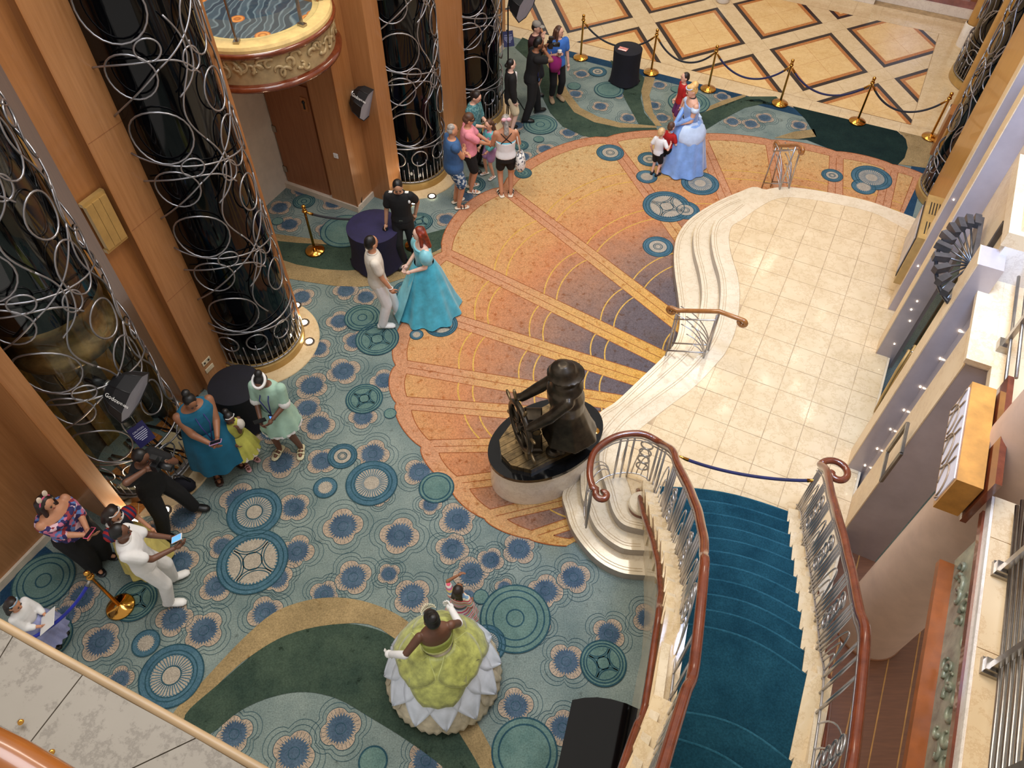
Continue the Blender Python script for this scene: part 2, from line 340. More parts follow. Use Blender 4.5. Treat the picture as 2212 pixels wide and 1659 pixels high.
# fan shell
NOT = [(1224,1180),(1142,1164),(1047,1121),(973,1047),(910,966),(856,871),(855,790),(905,668),(955,545),(1085,405),(1312,297),(1510,290),(1666,303),(1807,328),(1928,356),(1992,376)]
NW = [G(x, y) for x, y in NOT]
bulge = [.10,.13,.14,.14,.14,.15,.16,.17,.17,.15,.10,.06,.07,.08,.07]
def shp(i, s, t):
    A, B = NW[i], NW[i+1]; L = (B-A).length; m = A.lerp(B, s); out = (m-SHC).normalized()
    P = m+out*(bulge[i]*L*(4*s*(1-s))**.8); return SHC+(P-SHC)*t
b = MB(); bl = MB(); Z = .0085
outl = []
for i in range(len(NW)-1):
    for k in range(12): outl.append(shp(i, k/12, 1))
outl.append(NW[-1]); b.poly([Vector((2.2, 5.4, Z))]+[p+Vector((0, 0, Z)) for p in outl]+[SN(12.3, 1.36, Z), SN(11, 1.3, Z), SN(7, .3, Z)], 1)
bl.strip(outl, .014, Z+.0016, 1)
for i in range(len(NW)-1):
    A, B = NW[i], NW[i+1]; T = [.12+.80*k/14 for k in range(15)]; rad = ((A+B)/2-SHC).length
    T = [.12+(1-.24/rad-.12)*k/14 for k in range(15)]; g = []
    for t in T:
        w = (B-A).length*t; hw = min(.42, (.13+.05*(1-t))/max(w, .2))
        g.append([shp(i, hw+(1-2*hw)*k/12, t)+Vector((0, 0, Z+.0008)) for k in range(13)])
    vs = [p for r_ in g for p in r_]
    b.add(vs, [(r_*13+k, r_*13+k+1, (r_+1)*13+k+1, (r_+1)*13+k) for r_ in range(14) for k in range(12)], 0)
    bl.strip([r_[0] for r_ in g]+g[-1]+[r_[-1] for r_ in g[::-1]], .012, Z+.0022, 1)
    for t in (.34, .375, .50, .535, .655, .69, .80, .835):
        w = (B-A).length*t; hw = min(.42, (.13+.05*(1-t))/max(w, .2))
        bl.strip([shp(i, hw+(1-2*hw)*k/12, t) for k in range(13)], .022, Z+.0026, 0)
    bl.strip([shp(i, 0, t) for t in (.2, .97)], .01, Z+.0022, 1)
b.build('carpet_shell', [SHELL, SHRIB], floor); bl.build('carpet_shell_lines', [GOLDL, RUSTL], floor)
# medallions: (px, py, half width px, type)
MD = [(803,1044,55,'sun'),(740,986,31,'bull'),(703,1054,25,'blob'),(550,1107,58,'sunring'),(546,1213,75,'cross'),(371,1460,68,'sunring'),(316,1390,29,'blob'),
(787,862,39,'gcross'),(843,894,13,'g1'),(943,1054,37,'g2'),(1113,1336,75,'g3'),(1039,1290,16,'g1'),(1050,1392,42,'sun'),(1303,1433,49,'gcross'),(1133,1625,70,'g2'),(806,1645,30,'g1'),
(953,702,35,'cross'),(900,724,14,'blob'),(815,733,46,'gcross'),(783,687,38,'g3'),(878,628,28,'sun'),(905,480,29,'gcross'),(657,436,23,'g3'),(600,479,12,'g1'),(745,500,52,'g2'),
(1440,447,51,'cross'),(1480,455,30,'bull'),(1421,534,32,'bull'),(1512,397,40,'sun'),(1397,383,22,'blob'),(1403,345,25,'bull'),(1318,331,29,'bull'),(1797,380,22,'bull'),(1882,385,42,'sun'),(1865,405,25,'blob'),
(1167,270,36,'g3'),(1164,302,11,'g1'),(1125,315,16,'g3'),(1240,187,14,'g1'),(1291,156,19,'bull'),(1315,195,31,'g2'),(1488,222,44,'g3'),(1461,194,12,'g1'),(1020,400,28,'g3'),(1130,375,18,'g3'),
(95,1255,64,'g3'),(292,1298,46,'gcross'),(105,1378,50,'g3')]
b = MB(); z = .0125
def disc(c, r, z, mi, n=40): b.poly([c+Vector((math.cos(2*PI*k/n)*r, math.sin(2*PI*k/n)*r, z)) for k in range(n)], mi)
def ring(c, r, w, z, mi=3, n=40): b.strip([c+Vector((math.cos(2*PI*k/n)*r, math.sin(2*PI*k/n)*r, 0)) for k in range(n)], w, z, mi, True)
def star(c, r, z, mi, n=60, k=.86): b.poly([c+Vector((math.cos(2*PI*q/n), math.sin(2*PI*q/n), 0))*(r*(k if q % 2 else 1))+Vector((0, 0, z)) for q in range(n)], mi)
def knot(c, r, z, mi=2):
    for q in range(4):
        a0 = q*PI/2+.3; cc = c+Vector((math.cos(a0), math.sin(a0), 0))*r*1.18
        for rr in (.74, .84):
            pts = []
            for k in range(25):
                a = a0+PI+(-1+2*k/24)*1.0; p = cc+Vector((math.cos(a), math.sin(a), 0))*r*rr
                if (p-c).length < r*.99: pts.append(p)
            if len(pts) > 2: b.strip(pts, .014, z, 3)
    ring(c, r*.38, .014, z); disc(c, r*.38, z-.0004, mi)
for i, (x, y, w, t) in enumerate(MD):
    c = G(x, y); c.z = 0; r = abs(G(x+w, y).x-G(x-w, y).x)/2; zz = z+.00008*i
    if t[0] == 'g':
        disc(c, r, zz, 1); ring(c, r, .02 if r > .15 else .012, zz+.0005)
        if t == 'g2': ring(c, r*.8, .02, zz+.0005)
        if t == 'g3':
            for k in (.84, .64, .25): ring(c, r*k, .018, zz+.0005)
        if t == 'gcross': ring(c, r*.86, .018, zz+.0005); ring(c, r*.74, .014, zz+.0005); knot(c, r*.74, zz+.0012, 1)
    else:
        disc(c, r, zz, 0); ring(c, r, .016, zz+.0005)
        if t == 'blob': star(c, r*.66, zz+.0008, 2, 44, .8)
        if t == 'bull': ring(c, r*.86, .012, zz+.0005); disc(c, r*.62, zz+.0007, 2); ring(c, r*.62, .014, zz+.001); ring(c, r*.3, .014, zz+.001); ring(c, r*.2, .01, zz+.001)
        if t in ('sun', 'sunring'):
            ring(c, r*.8, .016, zz+.0006); star(c, r*.66, zz+.0008, 2, 80, .93); ring(c, r*.68, .012, zz+.001)
            for k in range(36):
                d = Vector((math.cos(2*PI*k/36), math.sin(2*PI*k/36), 0)); b.strip([c+d*r*.30, c+d*r*.64], .012, zz+.001, 0)
            if t == 'sunring': ring(c, r*.3, .016, zz+.0012)
        if t == 'cross':
            ring(c, r*.88, .016, zz+.0006); ring(c, r*.74, .016, zz+.0012); star(c, r*.73, zz+.0008, 2, 90, .9); knot(c, r*.73, zz+.0016)
b.build('carpet_medallions', [RINGB, RINGG, RINGT, LINE, PETAL], floor)

# ---- marble lobby floor beyond the carpet
b = MB(); b.poly([SN(15.95, -10.5, -.004), SN(15.95, 2.2, -.004), SN(22.5, 2.2, -.004), SN(22.5, -10.5, -.004)][::-1])
mfl = b.build('floor_marble', JOINT); tag(mfl, 'polished cream marble lobby floor with framed diamond inlays', kind='structure')
def tile(poly, z, th, mat, name, parent, gap=.004):
    if len(poly) < 3: return
    c = sum(poly, Vector())/len(poly); q = [p+(c-p).normalized()*min(gap, (c-p).length*.5) for p in poly]
    b = MB(); b.prism(q, z-th, z); return b.build(name, mat, parent)
su = NX*1.13+AX*1.445; sv = NX*1.13-AX*1.445; gu = NX*.285+AX*.365; gv = NX*.285-AX*.365
U = su+gu; V = sv+gv; A0 = G(1415, 48.8); A0.z = 0
S0, S1, N0, N1 = 16.42, 20.7, -9.6, 1.12
def rect(poly):
    for p, q in ((SN(S0, 0), AX), (SN(S1, 0), -AX), (SN(0, N0), NX), (SN(0, N1), -NX)):
        poly = clip(poly, p, q)
        if len(poly) < 3: return []
    return poly
UU, VV = su.normalized(), sv.normalized()
def para(o, a, bb): return [o, o+a, o+a+bb, o+bb]
for i in range(-7, 6):
    for j in range(-8, 7):
        o = A0+U*i+V*j; c = o+(su+sv)/2; cs, cn = c.dot(AX), c.dot(NX)
        if not (S0-1.6 < cs < S1+1.6 and N0-.6 < cn < N1+1.4): continue
        for (e, mat, nm, zz) in ((0, DARKST, 'dark_inlay_border', 0.0), (.10, BROWNST, 'brown_inlay_border', .0012)):
            P = rect(para(o+(UU+VV)*e, su-UU*2*e, sv-VV*2*e)); tile(P, zz, .004, mat, nm, mfl, 0)
        e = .19; oo = o+(UU+VV)*e; a2 = (su-UU*2*e)/2; b2 = (sv-VV*2*e)/2
        for p in (0, 1):
            for q in (0, 1): tile(rect(para(oo+a2*p+b2*q, a2, b2)), .0024, .004, MARB3, 'marble_tile', mfl)
        for p in (0, 1):
            tile(rect(para(o+su/2*p-gv, su/2, gv)), 0, .004, MARB2, 'marble_tile', mfl); tile(rect(para(o+sv/2*p-gu, gu, sv/2)), 0, .004, MARB2, 'marble_tile', mfl)
        tile(rect(para(o-gu-gv, gu, gv)), 0, .004, MARB2, 'marble_tile', mfl)
k = N0
while k < 2.1:
    tile([SN(15.96, k), SN(15.96, min(k+.62, 2.1)), SN(16.41, min(k+.62, 2.1)), SN(16.41, k)], 0, .004, MARB2, 'marble_tile', mfl)
    tile([SN(20.71, k), SN(20.71, min(k+.62, 2.1)), SN(21.5, min(k+.62, 2.1)), SN(21.5, k)], 0, .004, MARB2, 'marble_tile', mfl); k += .62
k = 16.41
while k < 20.7:
    tile([SN(k, 1.13), SN(k, 2.1), SN(min(k+.8, 20.7), 2.1), SN(min(k+.8, 20.7), 1.13)], 0, .004, MARB2, 'marble_tile', mfl); k += .8

# ================================================================== STAGE
E3 = gp([(1968,467),(1882,436),(1813,420),(1750,409),(1690,404),(1645,413),(1606,434),(1575,456),(1550,472),(1539,494),(1537,521),(1542,553),(1553,591),(1557,620),(1556,651),(1548,700),(1530,740),(1510,765),(1466,810),(1403,857),(1344,903),(1310,943),(1295,985),(1300,1020),(1312,1060),(1325,1105),(1348,1133),(1392,1145)], .45)
far = [p+(AX*k) for p, k in zip(E3[:5], (.03, .03, .03, .03, .03))]
E2 = far+gp([(1640,408),(1601,424),(1561,442),(1523,467),(1504,488),(1498,510),(1500,543),(1510,583),(1516,620),(1515,655),(1505,700),(1490,740),(1470,765),(1412,817),(1337,880),(1294,928),(1268,975),(1255,1020),(1257,1070),(1268,1095),(1290,1143),(1340,1182),(1390,1189)], .30)
E1 = [p+AX*.03 for p in far]+gp([(1636,404),(1596,415),(1540,440),(1490,473),(1464,508),(1456,545),(1458,590),(1465,640),(1469,690),(1460,735),(1438,765),(1375,826),(1330,868),(1290,898),(1268,960),(1245,1015),(1216,1063),(1222,1100),(1240,1150),(1286,1206),(1340,1236),(1394,1243)], .15)
close = [Vector((2.3, 4.3, 0)), SN(4.6, 1.75), SN(12.6, 1.75)]
stage = empty('floor_stage', (0, 0, 0), 'raised cream marble stage with curved steps along the right wall', kind='structure')
C1, C2, C3 = crom(E1, 6), crom(E2, 6), crom(E3, 6)
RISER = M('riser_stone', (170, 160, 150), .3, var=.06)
for nm, c, z0, z1 in (('step', C1, 0, .15), ('step', C2, .15, .30), ('platform', C3, .30, .45)):
    b = MB(); b.prism(list(c)+close, z0, z1, 0, 1); b.build(nm, [MARB, RISER], stage)
for c, zz in ((C1, .15), (C2, .30), (C3, .45)):       # nosing grooves
    b = MB()
    for off in (.05, .085):
        pts = []
        for i in range(1, len(c)-1):
            t = (c[i+1]-c[i-1]); t.z = 0; t.normalize(); pts.append(c[i]+Vector((-t.y, t.x, 0))*off)
        b.strip(pts[36:], .007, zz+.0012)
    b.build('step_groove', JOINT, stage)
inner = []
for i in range(1, len(C3)-1):
    t = (C3[i+1]-C3[i-1]); t.z = 0; t.normalize(); inner.append(C3[i]+Vector((-t.y, t.x, 0))*.30)
inner = inner[3:]; inner = [Vector((p.x, p.y, 0)) for p in inner if p.y > 4.95]
b = MB(); b.strip(inner, .01, .4514); b.build('border_joint', JOINT, stage)
poly = inner+[Vector((1.95, 5.2, 0)), Vector((2.35, 5.05, 0)), Vector((3.6, 4.72, 0)), SN(5.2, 1.72), SN(12.2, 1.72)]
g0 = G(1684.8, 473, .45); gs, gn = g0.dot(AX), g0.dot(NX); T = .472
for i in range(-7, 8):
    for j in range(-4, 16):
        n0, s0 = gn+i*T, gs-j*T
        P = [Vector((p.x, p.y, 0)) for p in poly]
        for p, q in ((SN(0, n0), NX), (SN(0, n0+T), -NX), (SN(s0, 0), -AX), (SN(s0-T, 0), AX)):
            P = clip(P, p, q)
            if len(P) < 3: break
        if len(P) < 3: continue
        A = abs(sum(P[k].x*P[(k+1) % len(P)].y-P[(k+1) % len(P)].x*P[k].y for k in range(len(P))))/2
        if A < .01: continue
        cc = sum(P, Vector())/len(P); Q = []
        for p in P:
            d = p-cc; Q.append(cc+d*(1-.007/max(d.length, .02)))
        b = MB(); b.prism(Q, .449, .4535); b.build('marble_tile', MARB2, stage)
b = MB(); b.poly([p+Vector((0, 0, .4512)) for p in poly]); b.build('tile_bed', JOINT, stage)

# ================================================================== STAIRCASE
RISE = .17
Rn = [(1703,1106),(1705.6,1129.5),(1708,1157),(1712,1185),(1716,1214),(1722,1250),(1726,1286),(1731,1326),(1733.5,1365),(1737,1408),(1742,1458.5),(1712,1650),(1690,1745),(1665,1850)]
RP = [G(x, y, .45+RISE*(k+1)) for k, (x, y) in enumerate(Rn)]
Lk = {1: (1424,1052), 3: (1440,1105), 5: (1462,1160), 7: (1478,1215), 9: (1487,1280), 11: (1484,1348), 12: (1462,1537), 13: (1444,1592), 14: (1425,1650)}
LPk = {k: G(x, y, .45+RISE*k) for k, (x, y) in Lk.items()}
LP = []
for k in range(1, 15):
    if k in LPk: LP.append(LPk[k])
    else: LP.append((LPk[k-1]+LPk[k+1])/2)
for k in range(4):
    LP.append(LP[-1]*2-LP[-2]); RP.append(RP[-1]*2-RP[-2])
stair = empty('staircase', (3.0, 4.9, .45), 'curved staircase with teal carpet treads climbing from the stage', 'staircase')
def stair_part(b, name, mats, smooth=False): o = b.build(name, mats, stair, smooth); o.location = -Vector(stair.location); return o
NS = 18
NOSE = carpet_mat('stair_nosing_highlight', (34, 82, 98), (50, 100, 116), 3)  # lighter than the treads: highlight along each nose put into the colour
for k in range(NS):
    z1 = .45+RISE*(k+1)
    if k+1 < NS: a, c, d, e = LP[k], RP[k], RP[k+1], LP[k+1]
    else: dl = LP[k]-LP[k-1]; dr = RP[k]-RP[k-1]; a, c, d, e = LP[k], RP[k], RP[k]+dr, LP[k]+dl
    # curved nose, bulging to the stage
    mid = (a+c)/2; t = (c-a); nrm = Vector((t.y, -t.x, 0)).normalized(); nrm = nrm if nrm.y > 0 else -nrm
    nose = [a.lerp(c, q/10)+nrm*(.10*math.sin(PI*q/10)) for q in range(11)]
    t2 = (d-e); n2 = Vector((t2.y, -t2.x, 0)).normalized(); n2 = n2 if n2.y > 0 else -n2
    back = [e.lerp(d, q/10)+n2*(.10*math.sin(PI*q/10))-n2*.03 for q in range(11)]
    b = MB(); b.prism(nose+back[::-1], max(0, z1-RISE-.25) if k else .45, z1); stair_part(b, 'step', STAIRC)
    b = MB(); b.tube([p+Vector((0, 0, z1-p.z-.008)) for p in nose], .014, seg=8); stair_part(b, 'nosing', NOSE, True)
    dl = (a-c).normalized(); dl.z = 0
    for (P, Q, sg, nm) in ((a, e, 1, 'side_stone'), (c, d, -1, 'side_stone')):
        w = .22
        q0 = [P+nrm*.05, Q-n2*.02, Q-n2*.02+dl*sg*w, P+nrm*.05+dl*sg*w]
        b = MB(); b.prism(q0, max(0, z1-.45), z1+.012); stair_part(b, nm, MARB2)
# stringer walls below the side stones
def stringer(P, sg, nm):
    vs = []; fs = []; b = MB()
    for k in range(NS):
        dl = (LP[k]-RP[k]).normalized()*sg; p = P[k]+dl*.20; p2 = P[k]+dl*.12; z = .45+RISE*(k+1)-.04
        vs += [(p.x, p.y, z), (p.x, p.y, 0), (p2.x, p2.y, z), (p2.x, p2.y, 0)]
    for k in range(NS-1):
        o = 4*k; fs += [(o, o+1, o+5, o+4), (o+2, o+6, o+7, o+3), (o, o+4, o+6, o+2)]
    b.add(vs, fs); stair_part(b, nm, MARB)
    b = MB(); pts = []
    for k in range(NS): dl = (LP[k]-RP[k]).normalized()*sg; pts.append(P[k]+dl*.25+Vector((0, 0, -.18)))
    b.tube(crom(pts, 4), .035, seg=8); stair_part(b, 'wood_trim', MAHOG, True)
stringer(LP, 1, 'stringer_wall'); stringer(RP, -1, 'stringer_wall')

q_ = G(1388, 1086, .56); b = MB(); b.lathe([(.17, 0), (.17, .07)], Vector((q_.x, q_.y, .45)), 28); stair_part(b, 'newel_rim', MAHOG, True)
b = MB(); b.lathe([(0, .115), (.165, .115), (.175, .10), (.175, .07), (.15, .068)], Vector((q_.x, q_.y, .45)), 28); stair_part(b, 'newel_cap', MARB)
# ---- handrails of the stairs
def spiral(c, r0, a0, turns, z, n=30):
    return [Vector((c.x+math.cos(a0+turns*2*PI*t)*r0*(1-.78*t), c.y+math.sin(a0+turns*2*PI*t)*r0*(1-.78*t), z)) for t in [q/n for q in range(n+1)]]
def railing(name, label, rail_pts, foot_z, scroll, posts, arcs_from, rwood):
    root = empty(name, (rail_pts[len(rail_pts)//2].x, rail_pts[len(rail_pts)//2].y, 0), label, 'railing')
    off = -Vector(root.location)
    def add(b, nm, mat, sm=True): o = b.build(nm, mat, root, sm); o.location = off; return o
    pts = crom(rail_pts, 5)
    b = MB(); b.tube(scroll[::-1]+pts if scroll else pts, .042, seg=12); add(b, 'handrail', rwood)
    n = len(pts)
    def at(t):
        f = t*(n-1); i = min(int(f), n-2); return pts[i].lerp(pts[i+1], f-i)
    def ft(t): return foot_z(t)
    for dz in (.09, .14):
        b = MB(); b.tube([at(k/60)-Vector((0, 0, dz)) for k in range(61)], .010, seg=6); add(b, 'upper_rail', NICKEL)
    b = MB(); b.tube([Vector((at(k/60).x, at(k/60).y, ft(k/60)+.10)) for k in range(61)], .011, seg=6); add(b, 'lower_rail', NICKEL)
    for t in posts:
        for d in (-.012, 0, .012):
            p = at(min(max(t+d, 0), 1)); b = MB(); z0 = ft(t)
            b.tube([Vector((p.x, p.y, z0)), Vector((p.x, p.y, z0+.35)), Vector((p.x, p.y, p.z-.09))], .014, seg=6, rs=[.012, .017, .012]); add(b, 'baluster', NICKEL)
    ps = list(posts)
    for i in range(len(ps)-1):
        a, c = ps[i]+.02, ps[i+1]-.02
        if c-a < .03: continue
        for k in range(3):
            q = []; w = (c-a)*(1-.28*k)
            for u in range(15):
                s_ = u/14; t = c-w*(1-s_); p = at(t); z0 = ft(t)+.10; hh = (p.z-.14-z0)*(.82-.24*k)
                q.append(Vector((p.x, p.y, z0+hh*math.sin(PI*.5*(1-abs(2*s_-1))**.7))))
            b = MB(); b.tube(q, .008, seg=6); add(b, 'arch_bar', NICKEL)
        if i % 2 == 1:
            for k in range(4):
                t = (a+c)/2; p = at(t); d = (at(min(t+.02, 1))-at(max(t-.02, 0))); d.z = 0; d.normalize(); z0 = ft(t)+.30+.16*k
                b = MB(); b.tube([p+d*(.075*math.cos(2*PI*u/16))+Vector((0, 0, z0-p.z+.075*math.sin(2*PI*u/16))) for u in range(16)], .012, seg=6, closed=True); add(b, 'ring', NICKEL)
    return root
lr = []
for x, y in [(1280,1052),(1274,1020),(1285,975),(1330,943),(1385,937),(1425,955)]: lr.append(G(x, y, 1.45))
for k in range(1, 18): dl = (LP[k]-RP[k]).normalized(); lr.append(LP[k]+dl*.06+Vector((0, 0, 1.08)))
sc = G(1302, 1068, 1.45)
scl = [p for p in spiral(sc, .09, math.atan2((lr[0]-sc).y, (lr[0]-sc).x), .9, 1.45)]
def lfoot(t):
    N_ = len(lr)-1; i = t*N_
    if i < 5.5: return .45
    k = min(max(i-5, 0), NS); return .45+RISE*k+.0
lrail = railing('stair_railing', 'curved mahogany stair railing with metal arches and a scrolled end beside the statue', lr, lfoot, scl, [.0, .16, .24, .32, .40, .48, .56, .64, .72, .80, .88, .97], 0, MAHOG)
rr_ = []
d0 = (RP[0]-LP[0]).normalized()
rr_.append(G(1772, 1003, 1.50))
for k in range(0, 18): dl = (RP[k]-LP[k]).normalized(); rr_.append(RP[k]+dl*.13+Vector((0, 0, 1.05)))
sc2 = G(1806, 1022, 1.50)
scl2 = spiral(sc2, (rr_[0]-sc2).length, math.atan2((rr_[0]-sc2).y, (rr_[0]-sc2).x), -.95, 1.50)
def rfoot(t): return .45+RISE*max(t*18-.2, 0)
rrail = railing('stair_railing', 'straight-sided mahogany stair railing with a scrolled end nearest the right wall', rr_, rfoot, scl2, [.03, .11, .19, .27, .35, .44, .53, .62, .71, .80, .89, .97], 0, MAHOG)
# ---- short step railings
def step_rail(name, label, p0, p1, z0, z1, ov=1.2):
    root = empty(name, (p0.x, p0.y, z0), label, 'railing', 'short step railings'); L = (p1-p0); L.z = 0; ln = L.length; d = L.normalized(); q = Vector((-d.y, d.x, 0))
    def W(u, z, o=0): return d*(u*ln)+q*o+Vector((0, 0, z-z0))
    top0, top1 = z0+.92, z1+.92
    P = [W(-.18, top0)]+[W(u, lerp(top0, top1, u)) for u in (0, .5, 1)]+[W(ov, top1+.02)]
    e = [W(-.18, top0)+Vector((0, 0, -.05))+d*(-.05*math.sin(a))+Vector((0, 0, .05*math.cos(a))) for a in [PI*1.6*k/12 for k in range(13)]]
    e2 = [W(ov, top1+.02)+Vector((0, 0, -.05))+d*(.05*math.sin(a))+Vector((0, 0, .05*math.cos(a))) for a in [PI*1.6*k/12 for k in range(13)]]
    b = MB(); b.tube(e[::-1]+P[1:-1]+e2, .034, seg=10); b.build('handrail', OAKR, root, True)
    for u in (0.0, 1.0):
        for o in (-.09, .09):
            b = MB(); zz = lerp(z0, z1, u) if u else z0; b.tube([W(u, zz, o), W(u, lerp(top0, top1, u)-.03, o*.6)], .014, seg=6); b.build('post', NICKEL, root, True)
    for o in (-.09, .09):
        for h in (.12, .82):
            b = MB(); b.tube([W(u, lerp(z0, z1, u)+h, o) for u in (0, 1)], .012, seg=6); b.build('cross_bar', NICKEL, root, True)
        for k in range(4):
            b = MB(); b.tube([W(1-(1-.2*k)*(1-math.cos(a)) if k else math.cos(a)*0+1-(1-math.cos(a)), lerp(z0, z1, .5)+.12+(.66-.15*k)*math.sin(a), o) for a in [PI/2*j/10 for j in range(11)]], .009, seg=6); b.build('arc_bar', NICKEL, root, True)
step_rail('step_railing', 'short wooden-topped railing on the steps nearest the statue', G(1443, 760, .15), G(1525, 765, .45), .15, .45, 1.62)
step_rail('step_railing', 'short wooden-topped railing at the far end of the stage steps', G(1655, 405, .05), G(1694, 408, .45), .05, .45)
# ================================================================== LEFT WALL
def sbox(b, s0, s1, n0, n1, z0, z1, mi=0):
    return b.box(SN((s0+s1)/2, (n0+n1)/2, (z0+z1)/2), (abs(s1-s0), abs(n1-n0), z1-z0), mi, AX, NX)
CLEAR, nt, bs = newmat('clear_glass')
tr = nt.nodes.new('ShaderNodeBsdfTransparent'); tr.inputs[0].default_value = (.86, .9, .9, 1); gl = nt.nodes.new('ShaderNodeBsdfGlossy'); gl.inputs['Roughness'].default_value = .03
mx = nt.nodes.new('ShaderNodeMixShader'); mx.inputs[0].default_value = .06; nt.links.new(tr.outputs[0], mx.inputs[1]); nt.links.new(gl.outputs[0], mx.inputs[2]); nt.links.new(mx.outputs[0], nt.nodes['Material Output'].inputs[0])
CREAMW = M('cream_wall', (206, 190, 172), .6, var=.03)
wl = empty('wall_left', SN(6, -7.4), 'wood-panelled left wall between the glass lift shafts', kind='structure')
def wpart(b, name, mat, root=wl, sm=False): o = b.build(name, mat, root, sm); o.location = -Vector(root.location); return o
HT = 7.6
for (s0, s1, n0, n1, mat) in ((.2, 2.0, -7.9, -7.52, WOOD), (1.98, 2.2, -7.95, -6.77, WOOD), (3.95, 4.30, -8.2, -7.36, WOODE), (4.30, 4.84, -8.2, -7.25, WOOD), (5.95, 6.10, -9.3, -6.86, WOODE), (8.93, 9.05, -9.35, -8.18, WOODD), (8.86, 9.36, -8.17, -7.62, WOOD), (9.36, 9.75, -8.2, -7.2, WOOD), (11.05, 11.95, -7.8, -6.98, WOOD), (13.4, 15.5, -8.6, -7.92, WOOD)):
    b = MB(); sbox(b, s0, s1, n0, n1, 0, HT); wpart(b, 'wood_panel', mat)
b = MB(); sbox(b, 6.1, 8.95, -9.4, -9.25, 0, 3.2); wpart(b, 'cream_panel', CREAMW)
for (s0, s1, n0, n1) in ((1.98, 2.22, -7.95, -6.75), (4.29, 4.31, -7.37, -7.22), (8.85, 8.87, -7.65, -7.605), (5.94, 5.96, -6.9, -6.85)):
    b = MB(); sbox(b, s0-.003, s0+.012, n1-.02, n1+.012, .12, HT); wpart(b, 'corner_trim', WOODE)
for zz in (1.9, 3.1, 4.3):                              # panel joints on the pilaster
    b = MB(); sbox(b, 4.30, 4.84, -7.252, -7.248, zz, zz+.008); wpart(b, 'panel_joint', WOODD)
BASEM = M('skirting_stone', (206, 192, 172), .35, var=.05)
bl_ = empty('baseboard_left', SN(6, -7.4), 'pale stone skirting along the wood-panelled left wall', kind='structure')
for (s0, s1, n0, n1) in ((.2, 2.0, -7.53, -7.48), (8.83, 8.95, -9.3, -8.16), (8.83, 9.37, -8.16, -7.59), (9.36, 9.76, -7.4, -7.17), (13.4, 15.52, -7.95, -7.88), (6.1, 6.12, -9.2, -6.9)):
    b = MB(); sbox(b, s0, s1, n0, n1, 0, .12); wpart(b, 'skirting', BASEM, bl_)
# service door in the recess
d1 = empty('door_1', SN(8.93, -8.75), 'brown service door in the recess below the balcony', kind='structure')
b = MB(); sbox(b, 8.90, 8.93, -9.22, -8.25, .02, 2.3); wpart(b, 'door_leaf', WOODD, d1)
for zz in (.35, 1.2, 2.0):
    b = MB(); sbox(b, 8.885, 8.905, -9.25, -9.16, zz, zz+.12); wpart(b, 'hinge', STEEL, d1)
b = MB(); sbox(b, 8.885, 8.90, -8.42, -8.30, 1.85, 2.1); wpart(b, 'lock_plate', WOODE, d1)
b = MB(); b.ell(SN(8.88, -8.36, 2.02), (.03, .03, .03)); b.box(SN(8.882, -8.36, 1.95), (.02, .03, .12), 0, AX, NX); wpart(b, 'keyhole', BLACK, d1)

